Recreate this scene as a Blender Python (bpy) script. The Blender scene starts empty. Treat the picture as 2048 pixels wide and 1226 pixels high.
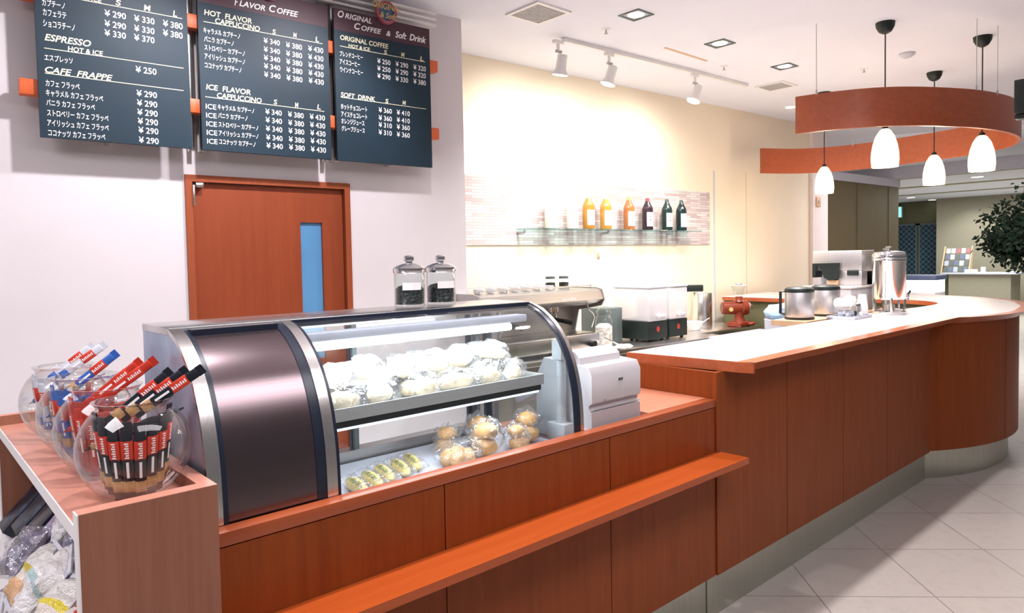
import bpy, bmesh, math, random
from mathutils import Vector, Matrix
random.seed(7)
SC = bpy.context.scene
COL = SC.collection
DY = -0.054                      # the walls stand a little askew to the counter

# ------------------------------------------------------------------ camera
FPX, YAW, PITCH, ROLL = 1399.5, 0.734, -0.040, -0.019
cam_data = bpy.data.cameras.new('camera')
cam_data.sensor_width = 36.0
cam_data.lens = 36.0 * FPX / 2048.0
cam_data.shift_y = -(613.0 - 573.6) / 2048.0
cam_data.clip_start = 0.05
cam = bpy.data.objects.new('camera', cam_data)
COL.objects.link(cam)
fwd = Vector((math.sin(YAW) * math.cos(PITCH), math.cos(YAW) * math.cos(PITCH), math.sin(PITCH)))
rgt = Vector((math.cos(YAW), -math.sin(YAW), 0.0))
upv = rgt.cross(fwd)
cr, sr = math.cos(ROLL), math.sin(ROLL)
r2, u2 = rgt * cr + upv * sr, -rgt * sr + upv * cr
cam.matrix_world = Matrix(((r2.x, u2.x, -fwd.x, 0), (r2.y, u2.y, -fwd.y, 0), (r2.z, u2.z, -fwd.z, 1.5), (0, 0, 0, 1)))
SC.camera = cam

# ------------------------------------------------------------------ exposure, world, large lights
SC.view_settings.view_transform = 'Standard'
SC.view_settings.look = 'None'
SC.view_settings.exposure = 0.45
SC.view_settings.gamma = 1.0
SC.view_settings.use_curve_mapping = False

world = bpy.data.worlds.new('world'); SC.world = world; world.use_nodes = True
bg = world.node_tree.nodes['Background']
bg.inputs[0].default_value = (0.92, 0.86, 0.90, 1); bg.inputs[1].default_value = 0.12

def area(name, loc, target, sx, sy, power, col):
    d = bpy.data.lights.new(name, 'AREA'); d.shape = 'RECTANGLE'; d.size = sx; d.size_y = sy
    d.energy = power; d.color = col
    o = bpy.data.objects.new(name, d); COL.objects.link(o); o.location = loc
    o.rotation_euler = (Vector(target) - Vector(loc)).to_track_quat('-Z', 'Y').to_euler()
    return o
def spot(name, loc, target, power, col, angle=80, blend=0.6, radius=0.05):
    d = bpy.data.lights.new(name, 'SPOT'); d.energy = power; d.color = col
    d.spot_size = math.radians(angle); d.spot_blend = blend; d.shadow_soft_size = radius
    o = bpy.data.objects.new(name, d); COL.objects.link(o); o.location = loc
    o.rotation_euler = (Vector(target) - Vector(loc)).to_track_quat('-Z', 'Y').to_euler()
    return o
WARM = (1.0, 0.96, 0.94); PINK = (1.0, 0.94, 0.98); COOL = (0.86, 0.92, 1.0)
# unseen fill lights, added over the hall on the customers' side
area('hall_fill_light', (-1.1, 1.3, 3.03), (-1.1, 1.3, 0), 1.2, 1.2, 48, PINK)
area('hall_fill_light', (1.5, -0.1, 3.03), (1.5, -0.1, 0), 2.4, 0.8, 38, PINK)
# recessed downlights over the counter front and over the kitchen
for x in (0.9, 2.2, 3.2, 4.2):
    spot('counter_downlight', (x, 1.65, 3.04), (x, 1.65, 0), 72, PINK, 110, 0.7, 0.05)
for x in (1.15, 1.95):
    spot('menu_downlight', (x, 2.62, 3.04), (x - 0.5, 3.75, 1.6), 75, PINK, 95, 0.8, 0.04)
for x in (3.716, 4.698, 5.698):
    spot('kitchen_downlight', (x, 2.86, 3.02), (x, 2.86, 0), 110, WARM, 120, 0.7, 0.06)
# the lobby beyond
area('lobby_ceiling_light', (17.5, 4.5, 2.8), (17.5, 4.5, 0), 4.0, 3.0, 170, (0.97, 1.0, 0.95))
spot('lobby_downlight', (19.65, 5.2, 2.84), (20.8, 5.3, 1.2), 55, (1, 1, 0.95), 90, 0.8, 0.05)
spot('lobby_downlight', (15.37, 3.93, 2.84), (15.37, 3.93, 0), 90, (1, 1, 0.95), 110, 0.8, 0.05)
area('corridor_ceiling_light', (10.5, 2.5, 3.03), (11.2, 2.8, 0), 2.5, 2.5, 170, PINK)

# ------------------------------------------------------------------ materials
def _nodes(name):
    m = bpy.data.materials.new(name); m.use_nodes = True
    nt = m.node_tree
    return m, nt, nt.nodes['Principled BSDF']
def _coords(nt, scale, rot=(0, 0, 0), loc=(0, 0, 0)):
    tc = nt.nodes.new('ShaderNodeTexCoord'); mp = nt.nodes.new('ShaderNodeMapping')
    mp.inputs['Scale'].default_value = scale; mp.inputs['Rotation'].default_value = rot; mp.inputs['Location'].default_value = loc
    nt.links.new(tc.outputs['Object'], mp.inputs['Vector'])
    return mp.outputs['Vector']
def _ramp(nt, fac, stops):
    r = nt.nodes.new('ShaderNodeValToRGB'); e = r.color_ramp.elements
    e[0].position, e[0].color = stops[0][0], (*stops[0][1], 1)
    e[1].position, e[1].color = stops[-1][0], (*stops[-1][1], 1)
    for p, c in stops[1:-1]:
        n = e.new(p); n.color = (*c, 1)
    nt.links.new(fac, r.inputs['Fac'])
    return r.outputs['Color']
def _noise(nt, vec, scale, detail=4, rough=0.6):
    n = nt.nodes.new('ShaderNodeTexNoise'); n.inputs['Scale'].default_value = scale
    n.inputs['Detail'].default_value = detail; n.inputs['Roughness'].default_value = rough
    nt.links.new(vec, n.inputs['Vector'])
    return n.outputs['Fac']
def _bump(nt, b, h, strength, dist=0.01):
    n = nt.nodes.new('ShaderNodeBump'); n.inputs['Strength'].default_value = strength; n.inputs['Distance'].default_value = dist
    nt.links.new(h, n.inputs['Height']); nt.links.new(n.outputs['Normal'], b.inputs['Normal'])
def mul(c, k): return tuple(min(1, v * k) for v in c)
def plain(name, col, rough=0.5, metal=0.0, var=0.06, scale=12.0, spec=0.5, bump=0.0, bscale=60):
    m, nt, b = _nodes(name)
    v = _coords(nt, (1, 1, 1))
    f = _noise(nt, v, scale)
    nt.links.new(_ramp(nt, f, [(0.3, mul(col, 1 - var)), (0.7, mul(col, 1 + var))]), b.inputs['Base Color'])
    b.inputs['Roughness'].default_value = rough; b.inputs['Metallic'].default_value = metal
    b.inputs['Specular IOR Level'].default_value = spec
    if bump: _bump(nt, b, _noise(nt, v, bscale), bump)
    return m
def wood(name, dark, light, grain='z', rough=0.35, spec=0.5):
    m, nt, b = _nodes(name)
    s = {'z': (16, 16, 0.9), 'x': (0.9, 16, 16), 'y': (16, 0.9, 16)}[grain]
    v = _coords(nt, s)
    f = _noise(nt, v, 2.2, 6, 0.65)
    nt.links.new(_ramp(nt, f, [(0.28, dark), (0.5, tuple((a + c) / 2 for a, c in zip(dark, light))), (0.72, light)]), b.inputs['Base Color'])
    b.inputs['Roughness'].default_value = rough; b.inputs['Specular IOR Level'].default_value = spec
    _bump(nt, b, f, 0.05, 0.002)
    return m
def brushed(name, col, rough=0.28, axis='x', var=0.08):
    m, nt, b = _nodes(name)
    s = {'x': (2, 120, 120), 'y': (120, 2, 120), 'z': (120, 120, 2)}[axis]
    f = _noise(nt, _coords(nt, s), 2.0, 3)
    nt.links.new(_ramp(nt, f, [(0.3, mul(col, 1 - var)), (0.7, mul(col, 1 + var))]), b.inputs['Base Color'])
    b.inputs['Metallic'].default_value = 1.0; b.inputs['Roughness'].default_value = rough
    return m
def glassy(name, tint=(1, 1, 1), lo=0.04, hi=0.75, rough=0.02, milk=0.0, milk_col=(1, 1, 1), bump=0.0, bscale=20, power=3.0):
    """thin glass or film: see-through face on, mirror-like at grazing angles, optionally milky"""
    m = bpy.data.materials.new(name); m.use_nodes = True; nt = m.node_tree; nt.nodes.clear()
    out = nt.nodes.new('ShaderNodeOutputMaterial'); mix = nt.nodes.new('ShaderNodeMixShader')
    tr = nt.nodes.new('ShaderNodeBsdfTransparent'); gl = nt.nodes.new('ShaderNodeBsdfGlossy')
    tr.inputs[0].default_value = (*tint, 1); gl.inputs['Roughness'].default_value = rough
    lw = nt.nodes.new('ShaderNodeLayerWeight'); pw = nt.nodes.new('ShaderNodeMath'); pw.operation = 'POWER'; pw.inputs[1].default_value = power
    mr = nt.nodes.new('ShaderNodeMapRange'); mr.inputs['To Min'].default_value = lo; mr.inputs['To Max'].default_value = hi
    nt.links.new(lw.outputs['Facing'], pw.inputs[0]); nt.links.new(pw.outputs[0], mr.inputs['Value'])
    base = tr.outputs[0]
    if milk:
        df = nt.nodes.new('ShaderNodeBsdfDiffuse'); df.inputs[0].default_value = (*milk_col, 1)
        m2 = nt.nodes.new('ShaderNodeMixShader'); m2.inputs[0].default_value = milk
        nt.links.new(tr.outputs[0], m2.inputs[1]); nt.links.new(df.outputs[0], m2.inputs[2]); base = m2.outputs[0]
    if bump:
        tc = nt.nodes.new('ShaderNodeTexCoord'); nz = nt.nodes.new('ShaderNodeTexNoise'); nz.inputs['Scale'].default_value = bscale
        bp = nt.nodes.new('ShaderNodeBump'); bp.inputs['Strength'].default_value = bump; bp.inputs['Distance'].default_value = 0.02
        nt.links.new(tc.outputs['Object'], nz.inputs['Vector']); nt.links.new(nz.outputs['Fac'], bp.inputs['Height'])
        nt.links.new(bp.outputs['Normal'], gl.inputs['Normal']); nt.links.new(bp.outputs['Normal'], lw.inputs['Normal'])
    nt.links.new(mr.outputs['Result'], mix.inputs[0]); nt.links.new(base, mix.inputs[1]); nt.links.new(gl.outputs[0], mix.inputs[2])
    nt.links.new(mix.outputs[0], out.inputs[0])
    return m
def glow(name, col, strength):
    m, nt, b = _nodes(name)
    b.inputs['Base Color'].default_value = (*col, 1)
    b.inputs['Emission Color'].default_value = (*col, 1); b.inputs['Emission Strength'].default_value = strength
    return m

M = {}
M['wall'] = plain('wall_plaster', (0.745, 0.705, 0.73), 0.85, var=0.02, scale=3, spec=0.2, bump=0.05, bscale=220)
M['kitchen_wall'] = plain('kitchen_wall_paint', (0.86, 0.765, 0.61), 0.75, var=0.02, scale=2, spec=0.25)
M['ceiling'] = plain('ceiling_paint', (0.84, 0.855, 0.94), 0.9, var=0.015, scale=2, spec=0.1)
M['white'] = plain('white_enamel', (0.84, 0.83, 0.83), 0.4, var=0.02)
M['white_plastic'] = plain('white_plastic', (0.56, 0.53, 0.545), 0.42, var=0.02)
M['paper'] = plain('white_paper', (0.88, 0.86, 0.84), 0.7, var=0.02)
M['counter_panel'] = wood('cherry_panel', (0.21, 0.044, 0.0085), (0.29, 0.066, 0.0135), 'z', 0.42, 0.18)
M['counter_rail'] = wood('cherry_rail', (0.31, 0.066, 0.020), (0.39, 0.092, 0.030), 'x', 0.30, 0.5)
M['ledge'] = wood('cherry_ledge', (0.37, 0.064, 0.010), (0.45, 0.084, 0.015), 'x', 0.30, 0.45)
M['counter_edge'] = wood('cherry_edge', (0.38, 0.085, 0.028), (0.48, 0.125, 0.045), 'x', 0.22, 0.6)
M['door_wood'] = wood('door_veneer', (0.245, 0.047, 0.0145), (0.31, 0.062, 0.020), 'z', 0.45, 0.35)
M['door_frame'] = wood('door_frame_wood', (0.28, 0.062, 0.022), (0.36, 0.085, 0.03), 'z', 0.45, 0.35)
M['shelf_wood'] = wood('shelf_veneer', (0.25, 0.10, 0.060), (0.34, 0.145, 0.09), 'z', 0.45, 0.35)
M['shelf_top'] = wood('shelf_top_veneer', (0.50, 0.215, 0.15), (0.60, 0.27, 0.195), 'y', 0.35, 0.5)
M['band_wood'] = wood('band_veneer', (0.33, 0.075, 0.03), (0.42, 0.105, 0.042), 'x', 0.34, 0.5)
M['tan_wood'] = wood('tan_board', (0.62, 0.40, 0.24), (0.72, 0.48, 0.30), 'x', 0.5)
M['olive_trim'] = plain('olive_trim', (0.30, 0.27, 0.13), 0.7, var=0.05)
M['olive'] = plain('olive_panel', (0.12, 0.115, 0.055), 0.7, var=0.08, scale=3)
M['rail_orange'] = plain('orange_rail_paint', (0.70, 0.125, 0.030), 0.45, var=0.04)
M['laminate'] = plain('white_laminate', (0.86, 0.81, 0.83), 0.16, var=0.01, scale=40, spec=0.5)
M['steel'] = brushed('brushed_steel', (0.72, 0.70, 0.69), 0.27, 'x')
M['end_steel'] = plain('blue_reflection_steel', (0.46, 0.56, 0.70), 0.42, 0.7, var=0.25, scale=5)  # stainless end; its bluish reflection is put into the base colour
M['service_top'] = wood('service_top_veneer', (0.52, 0.19, 0.11), (0.62, 0.25, 0.15), 'x', 0.3, 0.5)
M['steel_matte'] = brushed('satin_steel', (0.62, 0.61, 0.62), 0.42, 'z')
M['steel_dark'] = brushed('dull_steel', (0.50, 0.48, 0.47), 0.35, 'x')
M['steel_z'] = brushed('brushed_steel_upright', (0.74, 0.72, 0.70), 0.24, 'z')
M['kick'] = brushed('toe_kick_steel', (0.55, 0.57, 0.50), 0.34, 'z')
M['chrome'] = plain('chrome', (0.78, 0.79, 0.81), 0.12, 1.0, var=0.02)
M['bronze'] = brushed('bronze_sheet', (0.20, 0.155, 0.165), 0.24, 'x', 0.05)
M['black'] = plain('black_plastic', (0.012, 0.014, 0.014), 0.35, var=0.2)
M['black_green'] = plain('black_green_plastic', (0.006, 0.013, 0.011), 0.45, var=0.15)
M['navy'] = plain('dark_gasket', (0.012, 0.018, 0.035), 0.3, var=0.1)
M['grey_plastic'] = plain('grey_plastic', (0.45, 0.46, 0.50), 0.4, var=0.04)
M['pale_grey'] = plain('pale_grey_plastic', (0.55, 0.57, 0.66), 0.4, var=0.04)
M['satin'] = plain('satin_metal', (0.52, 0.52, 0.51), 0.38, 0.45, var=0.04)
M['lid_grey'] = plain('lavender_lid', (0.40, 0.41, 0.52), 0.4, var=0.04)
M['dark_grey'] = plain('dark_grey_plastic', (0.09, 0.115, 0.115), 0.45, var=0.06)
M['board'] = plain('board_face', (0.011, 0.030, 0.048), 0.5, var=0.10, scale=5, spec=0.3)
M['board_header'] = plain('board_header', (0.075, 0.036, 0.050), 0.5, var=0.05, spec=0.3)
M['board_edge'] = plain('board_edge', (0.10, 0.11, 0.12), 0.5)
M['letter_white'] = plain('white_letter', (0.93, 0.93, 0.93), 0.6, var=0.01)
M['letter_cream'] = plain('cream_letter', (0.90, 0.86, 0.62), 0.6, var=0.01)
M['gold'] = plain('gold_letter', (0.62, 0.42, 0.16), 0.45, var=0.05)
M['emblem_red'] = plain('emblem_red', (0.34, 0.08, 0.10), 0.4, var=0.05)
M['emblem_blue'] = plain('emblem_blue', (0.06, 0.14, 0.26), 0.4, var=0.05)
M['glass'] = glassy('clear_glass', (0.96, 0.98, 0.98), 0.03, 0.7)
M['case_glass'] = glassy('case_glass', (0.95, 0.975, 0.98), 0.03, 0.5)
M['bowl_glass'] = glassy('bowl_glass', (0.97, 0.98, 0.98), 0.05, 0.9, 0.03, power=2.2)
M['shelf_glass'] = glassy('green_edge_glass', (0.72, 0.88, 0.86), 0.06, 0.6)
M['film'] = glassy('clear_film', (0.98, 0.98, 0.99), 0.07, 0.55, 0.10, 0.05, (0.95, 0.95, 0.97), 1.0, 38, 2.2)
M['frosted'] = glassy('frosted_plastic', (0.95, 0.95, 0.98), 0.03, 0.3, 0.25, 0.5, (0.94, 0.92, 0.96))
M['door_glass'] = plain('blue_frosted_glass', (0.11, 0.30, 0.55), 0.30, var=0.08, scale=3)
M['tube'] = glow('fluorescent_tube', (0.90, 0.97, 1.0), 9.0)
M['tube_dim'] = glow('pale_light_strip', (0.86, 0.90, 1.0), 0.7)
M['shade'] = glow('lit_opal_shade', (1.0, 0.84, 0.60), 1.15)
M['lamp_face'] = glow('lit_lamp_face', (1.0, 0.96, 0.90), 4.0)
M['sign_face'] = glow('lit_sign_face', (0.80, 0.88, 1.0), 5.0)
M['exit_face'] = glow('lit_exit_face', (0.25, 0.85, 0.65), 1.0)
M['terracotta'] = plain('red_enamel', (0.20, 0.030, 0.012), 0.25, var=0.08)
M['grille'] = plain('grille_paint', (0.50, 0.49, 0.49), 0.6, var=0.03)

# floor: 0.5 m stone tiles laid at 45 degrees
m, nt, b = _nodes('stone_tile_floor')
v = _coords(nt, (1, 1, 1), (0, 0, math.radians(45)), (-0.156, -0.066, 0))
br = nt.nodes.new('ShaderNodeTexBrick'); br.offset = 0.0; br.squash = 1.0
br.inputs['Scale'].default_value = 1.0; br.inputs['Brick Width'].default_value = 0.5; br.inputs['Row Height'].default_value = 0.5
br.inputs['Mortar Size'].default_value = 0.0028; br.inputs['Mortar Smooth'].default_value = 0.2
br.inputs['Color1'].default_value = (0.44, 0.405, 0.365, 1); br.inputs['Color2'].default_value = (0.47, 0.43, 0.39, 1); br.inputs['Mortar'].default_value = (0.20, 0.18, 0.165, 1)
nt.links.new(v, br.inputs['Vector'])
v2 = _coords(nt, (1, 1, 1)); nz = _noise(nt, v2, 14, 8, 0.7)
rr = _ramp(nt, nz, [(0.25, (0.86, 0.85, 0.84)), (0.5, (1, 1, 1)), (0.8, (1.0, 0.98, 0.96))])
mx = nt.nodes.new('ShaderNodeMix'); mx.data_type = 'RGBA'; mx.blend_type = 'MULTIPLY'; mx.inputs['Factor'].default_value = 1.0
nt.links.new(br.outputs['Color'], mx.inputs['A']); nt.links.new(rr, mx.inputs['B']); nt.links.new(mx.outputs['Result'], b.inputs['Base Color'])
b.inputs['Roughness'].default_value = 0.38; b.inputs['Specular IOR Level'].default_value = 0.4
M['floor'] = m
# mosaic of thin white and pink strips behind the bottle shelf
m, nt, b = _nodes('strip_mosaic')
v = _coords(nt, (1, 1, 1), (math.radians(-90), 0, 0))
br = nt.nodes.new('ShaderNodeTexBrick'); br.offset = 0.37; br.inputs['Scale'].default_value = 1.0
br.inputs['Brick Width'].default_value = 0.17; br.inputs['Row Height'].default_value = 0.0232; br.inputs['Mortar Size'].default_value = 0.0016
br.inputs['Color1'].default_value = (0.74, 0.70, 0.70, 1); br.inputs['Color2'].default_value = (0.50, 0.40, 0.405, 1); br.inputs['Mortar'].default_value = (0.40, 0.31, 0.32, 1)
nt.links.new(v, br.inputs['Vector']); nt.links.new(br.outputs['Color'], b.inputs['Base Color']); b.inputs['Roughness'].default_value = 0.25
M['mosaic'] = m
# dark entrance glass with a diamond lattice
m, nt, b = _nodes('lattice_glass')
v = _coords(nt, (1, 1, 1), (math.radians(45), 0, 0))
ck = nt.nodes.new('ShaderNodeTexBrick'); ck.offset = 0; ck.inputs['Scale'].default_value = 1
ck.inputs['Brick Width'].default_value = 0.10; ck.inputs['Row Height'].default_value = 0.10; ck.inputs['Mortar Size'].default_value = 0.008
ck.inputs['Color1'].default_value = (0.012, 0.03, 0.05, 1); ck.inputs['Color2'].default_value = (0.016, 0.04, 0.06, 1); ck.inputs['Mortar'].default_value = (0.10, 0.16, 0.20, 1)
sw = nt.nodes.new('ShaderNodeSeparateXYZ'); cb = nt.nodes.new('ShaderNodeCombineXYZ')
nt.links.new(v, sw.inputs[0]); nt.links.new(sw.outputs['Y'], cb.inputs['X']); nt.links.new(sw.outputs['Z'], cb.inputs['Y'])
nt.links.new(cb.outputs[0], ck.inputs['Vector']); nt.links.new(ck.outputs['Color'], b.inputs['Base Color']); b.inputs['Roughness'].default_value = 0.25
M['lattice'] = m
def speckled(name, cols, scale, rough=0.5, bump=0.6, tex='VORONOI'):
    m, nt, b = _nodes(name)
    v = _coords(nt, (1, 1, 1))
    t = nt.nodes.new('ShaderNodeTexVoronoi'); t.inputs['Scale'].default_value = scale
    nt.links.new(v, t.inputs['Vector'])
    sp = nt.nodes.new('ShaderNodeSeparateColor'); nt.links.new(t.outputs['Color'], sp.inputs[0])
    n = len(cols)
    nt.links.new(_ramp(nt, sp.outputs[0], [(i / max(1, n - 1), c) for i, c in enumerate(cols)]), b.inputs['Base Color'])
    b.inputs['Roughness'].default_value = rough
    _bump(nt, b, t.outputs['Distance'], bump, 0.01)
    return m
M['crust'] = plain('bread_crust', (0.62, 0.34, 0.12), 0.5, var=0.35, scale=18, bump=0.2, bscale=40)
M['pale_bread'] = plain('pale_bread', (0.84, 0.68, 0.46), 0.6, var=0.2, scale=16, bump=0.2, bscale=40)
M['roll'] = plain('yellow_roll', (0.74, 0.55, 0.14), 0.5, var=0.3, scale=22)
M['lettuce'] = plain('lettuce_green', (0.30, 0.30, 0.05), 0.5, var=0.5, scale=60, bump=0.8, bscale=60)
M['beans'] = speckled('coffee_beans', [(0.006, 0.012, 0.012), (0.02, 0.028, 0.026), (0.012, 0.02, 0.02)], 90, 0.35)
M['nuts'] = speckled('nut_mix', [(0.10, 0.10, 0.17), (0.28, 0.27, 0.36), (0.45, 0.43, 0.52), (0.16, 0.15, 0.22)], 55, 0.3)
M['sweets'] = speckled('white_sweets', [(0.80, 0.74, 0.66), (0.85, 0.83, 0.82), (0.60, 0.48, 0.38)], 45, 0.5)
M['beige'] = plain('beige_biscuit', (0.78, 0.50, 0.28), 0.5, var=0.25, scale=14)
M['yellow'] = plain('yellow_print', (0.85, 0.72, 0.08), 0.4, var=0.05)
M['red'] = plain('red_print', (0.62, 0.045, 0.02), 0.38, var=0.08)
M['red_wrap'] = plain('red_wrapper', (0.50, 0.032, 0.015), 0.3, var=0.12)
M['blue_wrap'] = plain('blue_wrapper', (0.035, 0.12, 0.44), 0.3, var=0.15)
M['white_wrap'] = plain('silver_white_wrapper', (0.62, 0.65, 0.72), 0.3, var=0.08)
M['black_wrap'] = plain('black_wrapper', (0.012, 0.014, 0.022), 0.28, var=0.3, scale=60)
M['biscuit'] = plain('biscuit_picture', (0.48, 0.28, 0.11), 0.5, var=0.3, scale=60)
def banded(name, stops, rough=0.3):
    m, nt, b = _nodes(name)
    v = _coords(nt, (1, 1, 1)); sx = nt.nodes.new('ShaderNodeSeparateXYZ'); nt.links.new(v, sx.inputs[0])
    ad = nt.nodes.new('ShaderNodeMath'); ad.operation = 'MULTIPLY_ADD'; ad.inputs[1].default_value = 4.2; ad.inputs[2].default_value = 0.5
    nz = nt.nodes.new('ShaderNodeTexNoise'); nz.inputs['Scale'].default_value = 9; nt.links.new(v, nz.inputs['Vector'])
    a2 = nt.nodes.new('ShaderNodeMath'); a2.operation = 'MULTIPLY_ADD'; a2.inputs[1].default_value = 0.22; a2.inputs[2].default_value = -0.11
    s2 = nt.nodes.new('ShaderNodeMath'); s2.operation = 'ADD'
    nt.links.new(sx.outputs['X'], ad.inputs[0]); nt.links.new(nz.outputs['Fac'], a2.inputs[0])
    nt.links.new(ad.outputs[0], s2.inputs[0]); nt.links.new(a2.outputs[0], s2.inputs[1])
    r = nt.nodes.new('ShaderNodeValToRGB'); r.color_ramp.interpolation = 'CONSTANT'; e = r.color_ramp.elements
    e[0].position, e[0].color = stops[0][0], (*stops[0][1], 1); e[1].position, e[1].color = stops[1][0], (*stops[1][1], 1)
    for p, c in stops[2:]:
        n = e.new(p); n.color = (*c, 1)
    nt.links.new(s2.outputs[0], r.inputs['Fac']); nt.links.new(r.outputs['Color'], b.inputs['Base Color'])
    b.inputs['Roughness'].default_value = 0.16
    _bump(nt, b, _noise(nt, v, 30), 0.8, 0.02)
    return m
M['print_yellow'] = banded('cream_bag_print', [(0.0, (0.62, 0.60, 0.64)), (0.12, (0.74, 0.46, 0.26)), (0.42, (0.80, 0.74, 0.66)), (0.50, (0.80, 0.66, 0.06)), (0.58, (0.78, 0.76, 0.74)), (0.78, (0.22, 0.24, 0.26)), (0.86, (0.70, 0.70, 0.74))])
M['print_red'] = banded('red_bag_print', [(0.0, (0.70, 0.64, 0.62)), (0.15, (0.76, 0.50, 0.32)), (0.52, (0.60, 0.05, 0.03)), (0.62, (0.80, 0.76, 0.74)), (0.70, (0.60, 0.05, 0.03)), (0.78, (0.74, 0.72, 0.76))])
M['print_white'] = banded('white_bag_print', [(0.0, (0.70, 0.70, 0.76)), (0.2, (0.80, 0.80, 0.82)), (0.5, (0.45, 0.62, 0.62)), (0.56, (0.82, 0.80, 0.80)), (0.8, (0.60, 0.60, 0.70))])
M['box_print'] = speckled('dark_box_print', [(0.005, 0.006, 0.010), (0.012, 0.018, 0.045), (0.006, 0.008, 0.012), (0.05, 0.07, 0.14)], 45, 0.4, 0.0)
M['lilac_print'] = speckled('lilac_box_print', [(0.35, 0.22, 0.50), (0.55, 0.50, 0.66), (0.14, 0.10, 0.30), (0.60, 0.25, 0.45)], 50, 0.4, 0.0)
M['leaf'] = plain('dark_leaf', (0.010, 0.028, 0.012), 0.55, var=0.5, scale=9)
M['brochure_blue'] = plain('brochure_blue', (0.11, 0.14, 0.24), 0.5)
M['brochure_red'] = plain('brochure_red', (0.34, 0.13, 0.13), 0.5)
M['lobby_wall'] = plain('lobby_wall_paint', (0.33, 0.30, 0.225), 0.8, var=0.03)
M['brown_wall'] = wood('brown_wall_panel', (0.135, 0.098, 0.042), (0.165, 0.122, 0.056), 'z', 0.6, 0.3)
M['lavender'] = plain('bulkhead_paint', (0.55, 0.52, 0.56), 0.8, var=0.02)
M['corridor_wall'] = plain('white_end_wall', (0.80, 0.72, 0.70), 0.8, var=0.02)
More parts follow.
